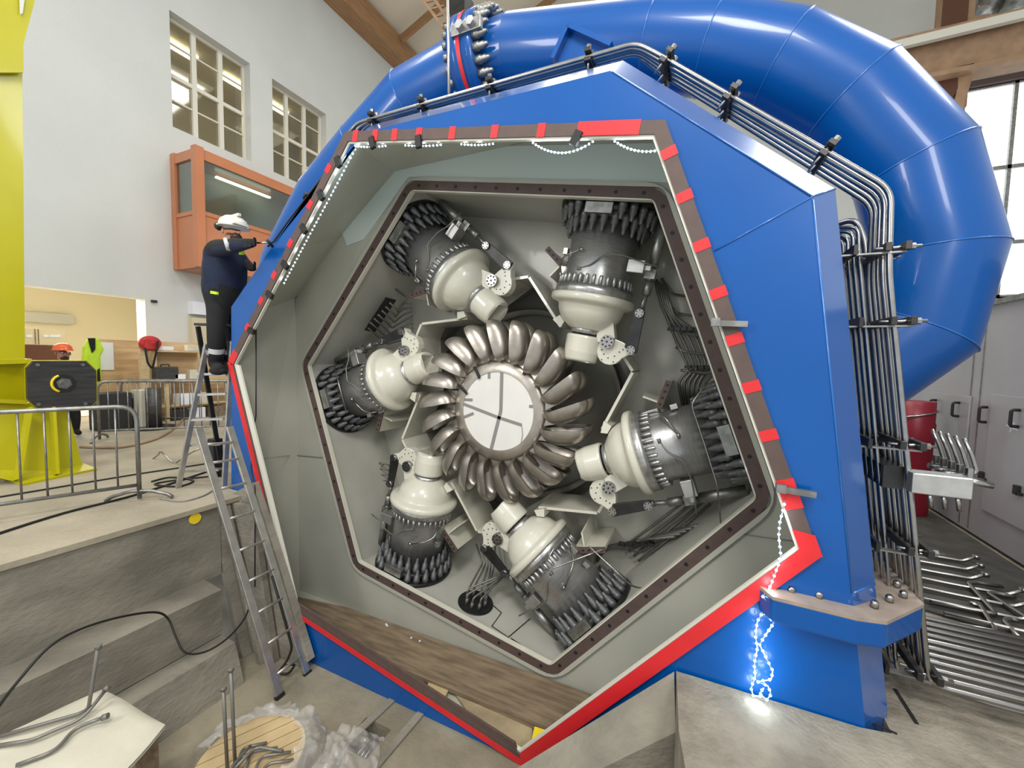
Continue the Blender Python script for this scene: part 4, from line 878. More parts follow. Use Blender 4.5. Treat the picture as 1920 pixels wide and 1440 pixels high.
m = MB(); q = [sx(*p, XP-.06) for p in pl]; cc = sum(q, V(0, 0, 0))/8; m.prism([cc+(p-cc)*1.035 for p in q], (-.05, 0, 0)); m.build('yellow_back', 'yellow', root)
c = sx(120, 719, XP)
m = MB(); m.cyl(c, c+V(.006, 0, 0), .115, n=28); m.build('shaft_hole', 'black', root)
m = MB(); m.cyl(c, c+V(.03, 0, 0), .045, n=20); m.cyl(c, c+V(.015, 0, 0), .075, n=6, smooth=False); m.build('shaft_end', 'galv', root)
m = MB(); m.sweep([c+V(.01, .115*cos(a), .115*sin(a)) for a in [radians(115+13*k) for k in range(11)]], .014, 6); m.build('yellow_arc', 'yel2', root)
for px, py in ((70, 684), (155, 684), (160, 757), (72, 758)): b = sx(px, py, XP); m = MB(); m.cyl(b, b+V(.01, 0, 0), .02, n=10); m.build('bolt', 'galv', root)
# crowd barriers
def barrier(A, B, h, lab, n, foot=(True, True), rt=.021, m_='galv', fd=None):
    A = Vector(A); B = Vector(B); d = (B-A).normalized(); L = (B-A).length; up = V(0, 0, 1); root = thing('crowd_barrier', (A+B)/2, lab, 'barrier', None)
    m = MB(); m.sweep([A+up*.02, A+up*(h), B+up*h, B+up*.02], rt, 10, .16); m.build('frame', m_, root)
    m = MB(); m.cyl(A+up*.17, B+up*.17, rt*.9, n=8); m.build('lower_rail', m_, root)
    for k in range(n): p = A+d*L*(k+1)/(n+1); m = MB(); m.cyl(p+up*.17, p+up*h, .0095, n=6); m.build('upright', m_, root)
    pn = V(*fd).normalized() if fd else V(-d.y, d.x, 0)
    for f, p in zip(foot, (A, B)):
        if f: m = MB(); m.sweep([p+pn*.30+up*.012, p+pn*.26+up*.05, p+pn*.1+up*.1, p+up*.105, p-pn*.1+up*.1, p-pn*.26+up*.05, p-pn*.3+up*.012], .02, 8, .04); m.build('foot', m_, root)
    return root
bA = at(262, 938, Z=UF); bB = at(-190, 1010, Z=UF)
topA = at(262, 762, Y=bA.y)
barrier(bA, bA+(at(0, 962+18, Z=UF)-bA).normalized()*2.6, topA.z-UF, 'nearest galvanised crowd barrier in front of the yellow stand', 15, fd=(.75, .62, 0))
f1 = at(187, 826, Z=UF); f2 = at(470, 812, Z=UF)
barrier(f1, f1+(f2-f1).normalized()*2.3, at(190, 716, Y=f1.y).z-UF, 'farther galvanised crowd barrier beyond the stepladder', 16)
f3 = at(230, 800, Z=UF); barrier(f3, f3+V(2.2, 1.6, 0), 1.0, 'farthest crowd barrier in front of the workbench', 14)
# extension ladder in the pit
root = thing('ladder', at(550, 1290, Z=PF), 'long worn aluminium ladder leaning in the pit beside the opening', 'ladder')
La = at(525, 1308, Z=PF+.0); Lb = at(577, 1266, Y=2.78); 
LaT = at(372, 803, Y=2.35); LbT = at(430, 800, Y=2.70)
for p, q in ((La, LaT), (Lb, LbT)):
    m = MB(); m.bar(p, q, .028, .07, (0, 1, 0)); m.build('rail', 'alu', root, .004)
    m = MB(); m.bar(p, p.lerp(q, .012), .04, .085, (0, 1, 0)); m.build('foot', 'black', root)
for t in (.075, .185, .30, .415, .53, .65, .765, .865, .935): m = MB(); m.cyl(La.lerp(LaT, t), Lb.lerp(LbT, t), .014, n=8); m.build('rung', 'alu', root)
# stepladder with the worker
root = thing('stepladder', at(380, 915, Z=UF), 'aluminium stepladder on the concrete floor carrying the worker in navy jacket', 'ladder')
s0 = at(334, 915, Z=UF); s1 = at(420, 917, Z=UF); t0 = at(371, 610, Y=2.80); t1 = at(428, 612, Y=2.98)
p0 = at(384, 698, Y=2.84); p1 = at(433, 697, Y=3.0)
for a, b, kk in ((s0, at(388, 645, Y=2.80), 0), (s1, at(436, 640, Y=2.98), 0)): m = MB(); m.bar(a, b, .03, .055, (0, 1, 0)); m.build('rail', 'alu', root, .004)
for a, b in ((at(371, 612, Y=2.78), at(420, 905, Y=3.15)), (at(424, 614, Y=2.93), at(436, 700, Y=3.0))): m = MB(); m.bar(a, b, .025, .05, (0, 1, 0)); m.build('rear_leg', 'dark', root, .004)
m = MB(); m.bar(at(366, 608, Y=2.78), at(430, 610, Y=2.96), .05, .03); m.build('top_bar', 'dark', root, .004)
SZ = at(405, 699, Y=2.98).z
m = MB(); a = at(380, 700, Y=2.9); b = at(434, 700, Y=3.08); m.bar(V(a.x, a.y, SZ-.015), V(b.x, b.y, SZ-.015), .26, .03); m.build('platform', 'alu', root, .004)
for (x0, y0, x1, y1) in ((341, 883, 413, 880), (352, 835, 415, 832), (360, 787, 420, 785), (372, 740, 424, 738)): m = MB(); m.bar(at(x0, y0, Y=2.72), at(x1, y1, Y=2.92), .07, .025); m.build('step', 'alu', root)
# ------------------------------------------------------------------ people
def skin_body(name, nodes, links, root_i, regions, sub=2):
    """one continuous skinned body; regions: function(point)->material index"""
    me = bpy.data.meshes.new(name); me.from_pydata([tuple(n[0]) for n in nodes], links, []); o = bpy.data.objects.new(name, me); C.objects.link(o)
    sk = o.modifiers.new('skin', 'SKIN'); sk.use_smooth_shade = True
    sl = me.skin_vertices[0].data
    for i, n in enumerate(nodes): sl[i].radius = (n[1], n[2] if len(n) > 2 else n[1]); sl[i].use_root = (i == root_i)
    sb = o.modifiers.new('sub', 'SUBSURF'); sb.levels = sub; sb.render_levels = sub
    dg = bpy.context.evaluated_depsgraph_get(); dg.update(); ev = o.evaluated_get(dg); nm = bpy.data.meshes.new_from_object(ev); bpy.data.objects.remove(o)
    o = bpy.data.objects.new(name, nm); C.objects.link(o); nm.materials.clear()
    for mm in regions[0]: nm.materials.append(MT[mm])
    for p in nm.polygons: p.use_smooth = True; p.material_index = regions[1](nm.vertices[p.vertices[0]].co)
    return o
# the worker on the stepladder, seen from behind and the left, both arms reaching right
YW = 3.0
def wp(px, py, y=YW): return at(px, py, Y=y)
wk = thing('person', V(wp(405, 690).x, YW, SZ), 'person in navy jacket and black trousers on the stepladder, reaching right with a spanner', 'person')
hips = wp(420, 560); sp1 = wp(421, 525); sp2 = wp(424, 490); chest = wp(426, 470); neck = wp(432, 456); head = wp(438, 437)
shn = wp(412, 466, 2.84); eln = wp(448, 459, 2.72); han = wp(472, 456, 2.72)
shf = wp(437, 468, 3.16); elf = wp(458, 492, 3.2); haf = wp(474, 504, 3.1)
hpn = wp(410, 570, 2.92); knn = wp(406, 632, 2.86); ann = wp(404, 684, 2.9); ton = wp(414, 691, 2.8)
hpf = wp(430, 570, 3.09); knf = wp(424, 630, 3.05); anf = wp(421, 684, 3.05); tof = wp(430, 692, 2.97)
ann.z = anf.z = SZ+.09; ton.z = tof.z = SZ+.055
N = [(hips, .21, .20), (sp1, .25, .22), (sp2, .25, .22), (chest, .20, .20), (neck, .075), (head, .10, .11),
     (shn, .105), (eln, .072), (han, .045), (shf, .10), (elf, .07), (haf, .045),
     (hpn, .13, .13), (knn, .10, .10), (ann, .075), (ton, .05), (hpf, .13, .13), (knf, .10, .10), (anf, .075), (tof, .05)]
LK = [(0, 1), (1, 2), (2, 3), (3, 4), (4, 5), (3, 6), (6, 7), (7, 8), (3, 9), (9, 10), (10, 11), (0, 12), (12, 13), (13, 14), (14, 15), (0, 16), (16, 17), (17, 18), (18, 19)]
# gloved fingers
def fingers(base_i, base, d, up, curl):
    d = d.normalized(); s_ = d.cross(up).normalized(); k = len(N)
    for j, (ln, of) in enumerate(((.075, -.03), (.085, -.01), (.08, .01), (.065, .03))):
        a = base+d*.055+up*of; b = a+d*ln*.5+s_*curl*.3; c = b+d*ln*.35+s_*curl
        N.extend([(a, .012), (b, .011), (c, .009)]); LK.extend([(base_i, k), (k, k+1), (k+1, k+2)]); k += 3
    a = base+d*.02-up*.035+s_*.02; b = a+d*.04-up*.02+s_*.03; N.extend([(a, .014), (b, .011)]); LK.extend([(base_i, k), (k, k+1)])
fingers(8, han, V(1, -.1, 0), V(0, 0, 1), .03); fingers(11, haf, V(1, -.3, .3), V(0, .3, 1).normalized(), .02)
zb_ = sp1.z-.12
def reg(p):
    if (p-head).length < .17 and p.z > neck.z-.0: return 2
    if (p-han).x > -.02 and (p-han).length < .2: return 1
    if (p-haf).length < .16: return 1
    if abs(p.z-(SZ+.24)) < .028 and p.z < SZ+.5: return 3
    if p.z < zb_: return 1
    if p.y < 2.86 and p.z > sp2.z+.05: return 1
    return 0
b = skin_body('body', N, LK, 0, (['navy', 'blackcloth', 'skin', 'reflect'], reg)); b.parent = wk; b.location = -wk.location
m = MB(); hc = head+V(0, 0, .055); ln_ = [(0, .155), (.012, .168), (.02, .150), (.05, .148), (.09, .128), (.125, .085), (.142, .03)]
m.lathe(ln_, hc, V(.08, 0, 1), 28); m.box(hc+V(.12, -.02, .012), (.12, .16, .012)); m.bar(hc+V(-.1, 0, .13), hc+V(.12, 0, .14), .03, .03); hm = m.build('helmet', 'helm', wk)
m = MB(); q = hc+V(-.13, -.05, .02); m.lathe([(0, .045), (.04, .05), (.07, .03)], q, V(-.7, -.7, 0), 14); m.build('ear_defender', 'black', hm)
m = MB(); m.sph(head+V(.065, -.01, -.07), .07, 12, 8, (.8, .9, .9)); m.build('beard', 'beard', wk)
m = MB(); m.sweep([head+V(.0, -.115, .015), head+V(.09, -.075, .015), head+V(.125, 0, .01)], .008, 6); m.build('glasses', 'black', wk)
m = MB(); m.sph(head+V(.125, -.02, -.015), .02, 8, 6, (1.2, .8, 1)); m.sph(head+V(.105, -.045, -.055), .014, 8, 6, (1, 1.4, .5)); m.build('nose_and_mouth', 'skin', wk)
m = MB(); m.sph(head+V(-.01, -.115, -.005), .028, 8, 6, (.8, .4, 1.2)); m.build('ear', 'skin', wk)
m = MB(); a_ = wp(422, 449, 2.75); m.sweep([wp(423, 449, 2.72), wp(426, 458, 2.66), wp(430, 468, 2.70)], .026, 6); m.build('reflective_band', 'reflect', wk)
m = MB(); m.box(wp(402, 549, 2.78), (.12, .02, .03), Matrix.Rotation(.15, 3, 'Y')); m.box(wp(453, 471, 2.78), (.05, .03, .07)); m.build('yellow_trim', 'hivis', wk)
for (t_, an_) in ((ton, ann), (tof, anf)): m = MB(); m.sph((t_+an_)/2+V(.03, -.02, -.035), .085, 14, 8, (1.5, .8, .62)); m.build('boot', 'blackcloth', wk)
root = thing('spanner', han+V(.05, 0, .0), 'thin ratchet spanner in the hand of the worker on the stepladder', 'spanner')
m = MB(); e1 = wp(505, 455, 2.76); m.cyl(han+V(.03, 0, 0), e1, .009, n=8); m.build('handle', 'tube', root); m = MB(); m.cyl(e1+V(0, -.02, .015), wp(511, 462, 2.82), .016, n=10); m.build('socket', 'dark', root)
# the man in the orange helmet behind the yellow stand
hz = at(118, 663, X=-10.6); gx, gy = hz.x, hz.y
mn = thing('person', (gx, gy, UF), 'person with orange helmet and glasses looking over the dark end plate', 'person')
N = []; LK = []
def o_(x, y, z): return V(gx+x, gy+y, hz.z+z)
N += [(o_(0, 0, -.78), .16, .14), (o_(0, 0, -.55), .15, .13), (o_(0, 0, -.32), .18, .13), (o_(0, 0, -.17), .06), (o_(.01, 0, -.04), .085, .09), (o_(.01, 0, .06), .09, .095),
      (o_(0, -.2, -.28), .075), (o_(.03, -.27, -.55), .055), (o_(.12, -.22, -.78), .04), (o_(0, .2, -.28), .075), (o_(.03, .27, -.55), .055), (o_(.12, .22, -.78), .04),
      (o_(0, -.1, -.88), .10), (o_(.03, -.12, -1.2), .075), (V(gx, gy-.12, UF+.08), .055), (V(gx+.14, gy-.13, UF+.045), .045), (o_(0, .1, -.88), .10), (o_(.03, .12, -1.2), .075), (V(gx, gy+.12, UF+.08), .055), (V(gx+.14, gy+.13, UF+.045), .045)]
LK += [(0, 1), (1, 2), (2, 3), (3, 4), (4, 5), (2, 6), (6, 7), (7, 8), (2, 9), (9, 10), (10, 11), (0, 12), (12, 13), (13, 14), (14, 15), (0, 16), (16, 17), (17, 18), (18, 19)]
fingers(8, N[8][0], V(.3, 0, -1), V(0, 1, 0), .02); fingers(11, N[11][0], V(.3, 0, -1), V(0, 1, 0), .02)
b = skin_body('body', N, LK, 0, (['blackcloth', 'skin', 'hivis'], lambda p: 1 if p.z > hz.z-.19 or (p.z < hz.z-.79 and abs(p.y-gy) > .17 and p.z > hz.z-1) else (2 if abs(p.y-gy) < .05 and p.x > gx and p.z > hz.z-.5 else 0))); b.parent = mn; b.location = -mn.location
m = MB(); hc = o_(.0, 0, .055); m.lathe([(0, .135), (.012, .145), (.02, .128), (.06, .126), (.1, .10), (.13, .05), (.138, .01)], hc, V(0, 0, 1), 26); m.box(hc+V(.13, .0, .01), (.08, .15, .012)); m.build('helmet', 'helmo', mn)
m = MB(); m.sph(o_(.105, 0, -.01), .018, 8, 6, (1.2, .8, 1.2)); m.build('nose', 'skin', mn); m = MB(); m.box(o_(.098, 0, -.055), (.02, .05, .008)); m.build('mouth', 'beard', mn)
for s_ in (-1, 1): m = MB(); m.sph(o_(.088, .035*s_, .022), .012, 8, 6); m.build('eye', 'paper', mn); m = MB(); m.sweep([o_(.10, .035*s_+.024*cos(a), .022+.018*sin(a)) for a in [k*pi/5 for k in range(10)]], .003, 4, closed=True); m.build('spectacle_rim', 'black', mn); m = MB(); m.sph(o_(0, .095*s_, .0), .025, 8, 6, (.8, .4, 1.2)); m.build('ear', 'skin', mn)
m = MB(); m.sph(o_(.05, 0, -.085), .06, 10, 7, (.8, 1, .7)); m.build('beard', 'beard', mn)
# ------------------------------------------------------------------ workshop corner behind
def lp(px, py, X): return at(px, py, X=X)
PX_ = -12.2
m = MB(); a = lp(180, 636, PX_); b = lp(385, 641, PX_); m.box((PX_, (a.y+b.y)/2+1, (UF+a.z)/2), (.05, b.y-a.y+2, a.z-UF)); tag(m.build('plywood_screen', 'ply'), 'tall plywood screen standing before the opening in the white wall', 'screen')
m = MB(); c = lp(195, 668, PX_+.04); m.box(c, (.01, .33, .62)); tag(m.build('paper_sheet', 'paper'), 'white paper notice pinned to the plywood screen', 'paper')
root = thing('hi_vis_jacket', lp(170, 715, -11.9), 'yellow hi-vis jacket hanging at the left end of the plywood', 'jacket')
m = MB(); J = [lp(*p, -11.9) for p in ((160, 636), (172, 634), (180, 634), (190, 655), (183, 668), (185, 712), (182, 718), (158, 700), (151, 676), (153, 650))]; m.prism(J, (.16, 0, 0)); m.build('cloth', 'hivis', root, .04)
m = MB(); m.prism([lp(*p, -11.74) for p in ((164, 634), (178, 634), (178, 655), (172, 662), (168, 648))], (.02, 0, 0)); m.prism([lp(*p, -11.74) for p in ((176, 700), (186, 690), (188, 714), (180, 716))], (.02, 0, 0)); m.build('dark_lining', 'blackcloth', root)
m = MB(); m.prism([lp(*p, -11.73) for p in ((153, 684), (182, 692), (182, 697), (153, 689))], (.01, 0, 0)); m.build('reflective_band', 'reflect', root)
# pine shelf with workbench
root = thing('pine_shelf', lp(330, 712, -11.6), 'pine shelf unit on the bench with a plywood back', 'shelf')
XB = -11.3
m = MB(); a = lp(290, 658, XB); b = lp(388, 661, XB); m.box((XB-.2, (a.y+b.y)/2, a.z), (.45, b.y-a.y, .04)); m.build('top_board', 'pine', root)
c0_ = lp(286, 712, XB); m = MB(); m.box((XB-.2, a.y, (a.z+c0_.z)/2), (.45, .05, a.z-c0_.z)); m.build('side_board', 'pine', root)
m = MB(); m.box((XB-.42, (a.y+b.y)/2, (a.z+c0_.z)/2), (.03, b.y-a.y, a.z-c0_.z)); m.build('back_board', 'ply', root)
m = MB(); q = lp(272, 690, XB); m.box((XB-.05, q.y, (q.z+UF)/2+.3), (.08, .16, 1.5)); m.build('post', 'pine', root)
root = thing('workbench', (XB-.2, b.y, UF), 'cluttered wooden workbench under the pine shelf', 'workbench')
m = MB(); m.box((XB-.1, a.y+1.4, c0_.z-.03), (.8, 3.0, .05)); m.build('bench_top', 'pine', root)
m = MB(); m.box((XB-.1, a.y+1.4, UF+.35), (.7, 2.9, .03)); m.build('lower_shelf', 'pine', root)
for yy in (a.y+.1, a.y+1.4, a.y+2.8): m = MB(); m.box((XB+.22, yy, (c0_.z+UF)/2), (.07, .07, c0_.z-UF)); m.build('leg', 'pine', root)
def onb(px, X=XB): return lp(px, 700, X).y
def crate(name, X, px, z, d, m_, lab, cat):
    mb = MB(); y = onb(px, X); mb.box((X, y, z+d[2]/2), d); return tag(mb.build(name, m_, None, .01), lab, cat)
bz = c0_.z-.005
root = thing('tool_case', (XB, onb(310), bz), 'dark tool case with handle standing on the bench', 'case')
m = MB(); m.box((XB, onb(310), bz+.15), (.2, .45, .3)); m.build('shell', 'navyplate', root, .02); m = MB(); y = onb(310); m.sweep([V(XB, y-.08, bz+.3), V(XB, y-.08, bz+.35), V(XB, y+.08, bz+.35), V(XB, y+.08, bz+.3)], .012, 6, .02); m.build('handle', 'black', root)
crate('carton', XB, 334, bz, (.2, .22, .12), 'paper', 'small white carton right of the dark tool case', 'carton')
crate('carton', XB+.05, 360, bz, (.15, .16, .22), 'foam', 'upright pale carton on the bench behind the stepladder', 'carton')
crate('carton', XB, 392, bz, (.2, .3, .10), 'pine', 'flat brown carton at the right end of the bench', 'carton')
tz = a.z+.02
crate('power_tool', XB-.1, 310, tz, (.15, .3, .09), 'paper', 'white plug box lying on the pine shelf beside the red bag', 'box')
crate('radio', XB-.1, 362, tz, (.15, .28, .14), 'foam', 'grey and white radio on the right end of the pine shelf', 'radio')
root = thing('red_bag', (XB+.0, onb(283), tz), 'red cloth bag with dark strap hanging off the pine shelf', 'bag')
m = MB(); m.sph((XB, onb(283), tz+.15), .2, 16, 10, (.8, 1.05, .85)); m.box((XB, onb(281), tz+.13), (.3, .26, .26)); m.build('bag_body', 'bagred', root, .03); m = MB(); y = onb(277); m.sweep([V(XB+.2, y+.12, tz+.2), V(XB+.25, y+.05, tz-.1), V(XB+.25, y-.02, tz-.42), V(XB+.25, y-.1, tz-.3), V(XB+.2, y-.12, tz+.05)], .022, 6, .05); m.build('strap', 'blackcloth', root)
crate('black_crate', -10.9, 205, UF, (.5, .5, .75), 'crate', 'black crate on the floor below the paper notice', 'crate')
crate('black_crate', -10.9, 236, UF, (.4, .45, .62), 'crate', 'lower black crate right of its taller neighbour', 'crate')
crate('grey_drum', -10.6, 270, UF, (.35, .3, .8), 'foam', 'pale leaning panel left of the dark bollard', 'panel')
root = thing('bollard', V(-10.3, onb(286, -10.3), UF), 'dark bollard on a round base before the workbench', 'bollard'); m = MB(); y = onb(286, -10.3); m.cyl((-10.3, y, UF+.03), (-10.3, y, UF+.85), .13, n=20); m.build('post', 'navyplate', root); m = MB(); m.cyl((-10.3, y, UF), (-10.3, y, UF+.04), .36, n=24); m.build('base', 'dark', root)
for i, (px, dz, m_, lab) in enumerate(((345, .36, 'paper', 'white box on the lower shelf of the bench'), (375, .36, 'foam', 'cream box on the lower shelf behind the stepladder'), (330, .0, 'crate', 'black case on the floor under the bench'), (362, .0, 'paper', 'white parcel on the floor under the bench'), (400, .0, 'plank', 'brown case on the floor under the right end of the bench'))): crate('storage_box', XB+.1, px, UF+dz, (.3, .35, .26), m_, lab, 'box')
# lockers, board and vent in the lower room
XR = -14.6
m = MB(); a = lp(47, 616, XR); b = lp(122, 617, XR); zb2 = lp(80, 646, XR).z
root = thing('locker_row', (XR-.2, (a.y+b.y)/2, zb2), 'beige lockers with paper tags on the back wall of the lower room', 'locker')
m = MB(); m.box((XR-.2, (a.y+b.y)/2-.5, (a.z+zb2)/2), (.4, b.y-a.y+1, a.z-zb2)); m.build('carcass', 'beige', root)
for px in (55, 87, 97, 108): q = lp(px, 630, XR+.01); m = MB(); m.box(q, (.01, .1, .06)); m.build('tag', 'paper', root)
for px in (66, 72): q = lp(px, 630, XR+.004); m = MB(); m.box((q.x, q.y, (a.z+zb2)/2), (.01, .02, a.z-zb2)); m.build('seam', 'plank', root)
m = MB(); m.box((XR-.15, (a.y+b.y)/2-.5, (zb2+UF+.04)/2), (.3, b.y-a.y+1, zb2-UF-.06)); tag(m.build('dark_board', 'wood_dark'), 'dark brown wooden board below the beige lockers', 'board')
q = lp(72, 595, -16.9); m = MB(); m.box(q, (.08, 1.4, .28)); tag(m.build('wall_vent', 'plaster'), 'long pale vent on the room wall above the lockers', 'vent')
q = lp(289, 565, WX+.03); m = MB(); m.box(q, (.06, .12, .06)); tag(m.build('wall_socket', 'dark'), 'tiny dark sensor on the white wall right of the opening', 'sensor')
q = lp(375, 580, WX+.1); root = thing('wall_cabinet', lp(378, 600, WX+.1), 'small pale wall unit half hidden behind the worker', 'wall unit'); m = MB(); m.box(q+V(0, 0, .02), (.25, .5, .35)); m.build('white_top', 'paper', root); m = MB(); m.box(q+V(0, 0, -.9), (.2, .5, 1.3)); m.build('olive_panel', 'beige', root)
# cables on the upper floor
def fcable(pts, r, lab, z=UF, m_='black'):
    mb = MB(); P = [at(*p, Z=z+r) for p in pts]; Q = []
    for i in range(len(P)-1):
        a, b = P[i], P[i+1]; pa = P[i-1] if i else a; pb = P[i+2] if i+2 < len(P) else b
        for k in range(6): t = k/6; Q.append(.5*((2*a)+(b-pa)*t+(2*pa-5*a+4*b-pb)*t*t+(3*a-pa-3*b+pb)*t**3))
    Q.append(P[-1]); mb.sweep(Q, r, 6); return tag(mb.build('cable', m_), lab, 'cable')
fcable([(-20, 1006), (120, 962), (260, 926), (395, 882)], .012, 'thick black cable along the edge of the upper floor')
fcable([(-20, 935), (100, 915), (250, 890), (330, 878), (395, 868)], .010, 'black cable passing under the nearest barrier')
fcable([(284, 903), (320, 895), (362, 901), (335, 912), (290, 908), (330, 900), (395, 893)], .011, 'looped black cable lying round the stepladder foot')
fcable([(300, 935), (340, 940), (380, 930), (404, 916)], .009, 'thin grey cable curving at the pit edge', UF, 'greytape')
fcable([(150, 838), (250, 835), (330, 800), (372, 745)], .02, 'orange brown hose curving behind the barriers', UF, 'girder')
for pts, lab in (([(262, 878), (298, 852), (300, 845), (325, 868)], 'thin bent rod standing on the floor left of the stepladder'), ([(330, 868), (360, 848), (395, 832)], 'thin bent rod between stepladder and ladder top')):
    mb = MB(); mb.sweep([at(p[0], p[1], Y=3.2 if True else 0) for p in pts], .01, 6, .05); tag(mb.build('bent_rod', 'tube'), lab, 'rod')
m = MB(); c = at(402, 895, Z=UF); m.box(V(c.x-.02, c.y+.03, UF+.25), (.13, .12, .5)); tag(m.build('black_box', 'crate', None, .01), 'upright black box on the floor between the two ladders', 'box')
# long cable across the pit steps
cpts = [(-10, 1335, -3.9), (30, 1282, -3.85), (90, 1215, -3.9), (150, 1180, -4.0), (225, 1157, -4.1), (290, 1148, -4.2), (315, 1160, -4.25), (330, 1195, -4.15), (348, 1224, -4.05), (385, 1222, -4.0), (425, 1198, -4.0), (455, 1165, -4.1), (467, 1140, -4.2)]
mb = MB(); P = [at(x, y, X=X) for x, y, X in cpts]; Q = []
for i in range(len(P)-1):
    a, b = P[i], P[i+1]; pa = P[i-1] if i else a; pb = P[i+2] if i+2 < len(P) else b
    for k in range(5): t = k/5; Q.append(.5*((2*a)+(b-pa)*t+(2*pa-5*a+4*b-pb)*t*t+(3*a-pa-3*b+pb)*t**3))
mb.sweep(Q, .009, 6); tag(mb.build('cable', 'black'), 'long black cable snaking over the pit steps to the ladder', 'cable')
mb = MB(); mb.sweep([at(510, 1080, Y=2.7), at(530, 1150, Y=2.72), at(548, 1215, Y=2.74), at(538, 1240, Y=2.7), at(520, 1262, Y=2.62), at(540, 1265, Y=2.66), at(555, 1245, Y=2.7), at(535, 1248, Y=2.62)], .012, 6, .05); tag(mb.build('cable', 'black'), 'black cable hanging behind the ladder and bunched at its foot', 'cable')
# ------------------------------------------------------------------ foam covered table with bent tubes
TZ = -2.40
root = thing('work_table', (-3.4, 1.0, PF), 'rough wooden table at the lower left covered by a white foam sheet', 'table')
def tp(px, py, z=TZ): return at(px, py, Z=z)
def grid_sheet(corners, nx, ny, name, m_, amp, par):
    a, b, c, d_ = corners; vs = []; fs = []
    for i in range(nx+1):
        for j in range(ny+1):
            s, t = i/nx, j/ny; p = a.lerp(b, s).lerp(d_.lerp(c, s), t); e = min(s, 1-s, t, 1-t)
            p = p+V(0, 0, amp*(sin(7*s+3*t)*cos(5*t-2*s))*.5-(.03 if e == 0 else 0)); vs.append(p)
    for i in range(nx):
        for j in range(ny): k = i*(ny+1)+j; fs.append((k, k+1, k+ny+2, k+ny+1))
    n = len(vs); vs2 = [p-V(0, 0, .02) for p in vs]
    mb = MB(); mb.add(vs, fs, True); mb.add(vs2, fs, True); return mb.build(name, m_, par)
grid_sheet((tp(-220, 1470), tp(192, 1284), tp(310, 1352), tp(120, 1560)), 16, 10, 'foam_sheet', 'foam', .02, root)
m = MB(); m.prism([tp(-200, 1480, TZ-.03), tp(190, 1300, TZ-.03), tp(292, 1354, TZ-.03), tp(130, 1540, TZ-.03)], (0, 0, -.05)); m.build('table_top', 'plank2', root)
for (px, py) in ((278, 1362), (180, 1316)): c = tp(px, py, TZ-.08); m = MB(); m.box(V(c.x-.03, c.y, (c.z+PF)/2), (.09, .09, c.z-PF)); m.build('leg', 'plank', root)
m = MB(); c = tp(278, 1372, TZ-.1); e = tp(160, 1460, TZ-.1); m.bar(V(c.x-.03, c.y, TZ-.13), V(e.x, e.y, TZ-.13), .04, .1); m.build('apron', 'plank', root)
TB = [([(-40, 1392, .02), (150, 1338, .02), (166, 1328, .05), (184, 1215, .42)], 'bent tube rising from the foam table with its end in the air'),
      ([(-30, 1402, .02), (60, 1388, .02), (100, 1370, .02), (155, 1348, .02), (196, 1296, .10)], 'bent tube on the foam sheet pointing at the pit steps'),
      ([(30, 1435, .02), (105, 1408, .02), (140, 1365, .02), (192, 1346, .05)], 'crooked tube at the front edge of the foam sheet')]
for pts, lab in TB:
    P = [at(x, y, Z=TZ+z) for x, y, z in pts[:-1]]; lx, ly, lz = pts[-1]; P.append(at(lx, ly, Y=P[-1].y+.02) if lz > .2 else at(lx, ly, Z=TZ+lz))
    mb = MB(); mb.sweep(P, .011, 8, .06); mb.cyl(P[-1], P[-1]+(P[-1]-P[-2]).normalized()*.03, .019, n=8); tag(mb.build('bent_tube', 'tube_in'), lab, 'tube')
# ------------------------------------------------------------------ wooden cable drum with plastic wrap
DZ = -2.98; dc = at(470, 1420, Z=DZ); dr_ = .36
root = thing('cable_drum', (dc.x, dc.y, PF), 'round wooden drum with slatted lid standing on the pit floor', 'drum')
for k in range(7):
    off = (k-3)*dr_*2/7; hw = dr_/7*.92; ang = radians(62); u_ = V(cos(ang), sin(ang), 0); n2 = V(-sin(ang), cos(ang), 0)
    def lim(o__): return sqrt(max(.004, dr_*dr_-o__*o__))
    o1, o2 = off-hw, off+hw; l1, l2 = lim(min(abs(o1), dr_*.99)), lim(min(abs(o2), dr_*.99))
    m = MB(); m.prism([dc+n2*o1-u_*l1, dc+n2*o1+u_*l1, dc+n2*off+u_*lim(off), dc+n2*o2+u_*l2, dc+n2*o2-u_*l2, dc+n2*off-u_*lim(off)], (0, 0, -.03)); m.build('slat', 'pine', root)
m = MB(); m.cyl(V(dc.x, dc.y, PF), V(dc.x, dc.y, DZ-.03), dr_*.85, n=32); m.build('core', 'plank2', root)
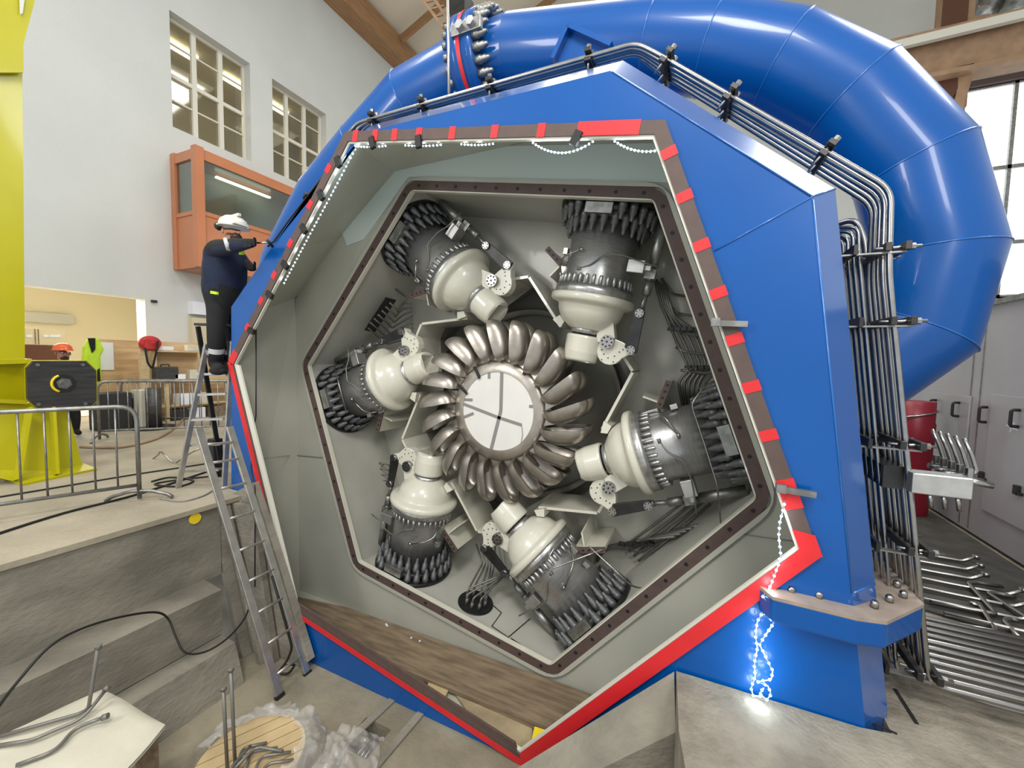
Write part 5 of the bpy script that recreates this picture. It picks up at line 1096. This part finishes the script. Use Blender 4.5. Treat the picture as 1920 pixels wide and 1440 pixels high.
# crumpled clear plastic around it
import mathutils.noise as mn_
def crumple(name, R0, R1, z0, z1, a0, a1, seed, lab, nu=90, nv=26):
    vs = []; fs = []
    for j in range(nv+1):
        t = j/nv; 
        for i in range(nu+1):
            a = a0+(a1-a0)*i/nu; r = R0+(R1-R0)*t; z = z0+(z1-z0)*t**1.3+.09*sin(t*pi); q = V(dc.x+r*cos(a), dc.y+r*sin(a), z)
            n_ = mn_.noise(q*9+V(seed, 0, 0))*.05+mn_.noise(q*24)*.022; vs.append(q+V(cos(a)*n_, sin(a)*n_, abs(n_)*1.1))
    for j in range(nv):
        for i in range(nu): k = j*(nu+1)+i; fs.append((k, k+1, k+nu+2, k+nu+1))
    mb = MB(); mb.add(vs, fs, True); return tag(mb.build(name, 'clear'), lab, 'plastic wrap')
crumple('plastic_wrap', .33, .60, DZ+.02, PF+.03, radians(-20), radians(200), 1, 'crumpled clear plastic wrap round the back of the wooden drum')
def cp_(px, py, z): return at(px, py, Z=z)
vs = []; fs = []; q = [cp_(600, 1400, PF+.25), cp_(640, 1362, PF+.12), cp_(720, 1385, PF+.05), cp_(690, 1500, PF+.05)]; q[0] = cp_(560, 1480, PF+.3)
nx = 36
for i in range(nx+1):
    for j in range(nx+1):
        s, t = i/nx, j/nx; p = q[0].lerp(q[1], s).lerp(q[3].lerp(q[2], s), t); n_ = mn_.noise(p*8)*.09+mn_.noise(p*22)*.03; vs.append(p+V(n_*.3, n_*.2, abs(n_)*1.2+.07*sin(pi*t)*sin(pi*s)))
for i in range(nx):
    for j in range(nx): k = i*(nx+1)+j; fs.append((k, k+1, k+nx+2, k+nx+1))
mb = MB(); mb.add(vs, fs, True); tag(mb.build('plastic_wrap', 'clear'), 'crumpled clear plastic sheet lying right of the wooden drum', 'plastic wrap')
gD = 'bent tubes lying on the wooden drum'
for i, pts in enumerate(([(440, 1450), (455, 1402), (500, 1393)], [(455, 1455), (470, 1410), (520, 1402)], [(470, 1460), (490, 1418), (545, 1410)], [(480, 1465), (500, 1432), (550, 1425)], [(440, 1440), (480, 1400), (530, 1408)], [(425, 1450), (445, 1425), (470, 1398)])):
    mb = MB(); mb.sweep([cp_(x, y, DZ+.02+.012*i) for x, y in pts], .011, 7, .05); tag(mb.build('bent_tube', 'tube_in'), 'short bent tube lying on the slatted drum lid', 'tube', gD)
for i, (a, b, lab) in enumerate((((419, 1294), (426, 1440), 'shorter of two upright tubes standing in the drum'), ((433, 1258), (441, 1440), 'taller of two upright tubes standing in the drum'))):
    q = cp_(b[0], b[1], DZ); tpt = at(a[0], a[1], Y=q.y); mb = MB(); mb.sweep([V(q.x, q.y, DZ), tpt], .012, 8); mb.cyl(tpt, tpt+V(0, 0, .025), .02, n=8); tag(mb.build('upright_tube', 'tube_in'), lab, 'tube')
bpy.context.view_layer.update()
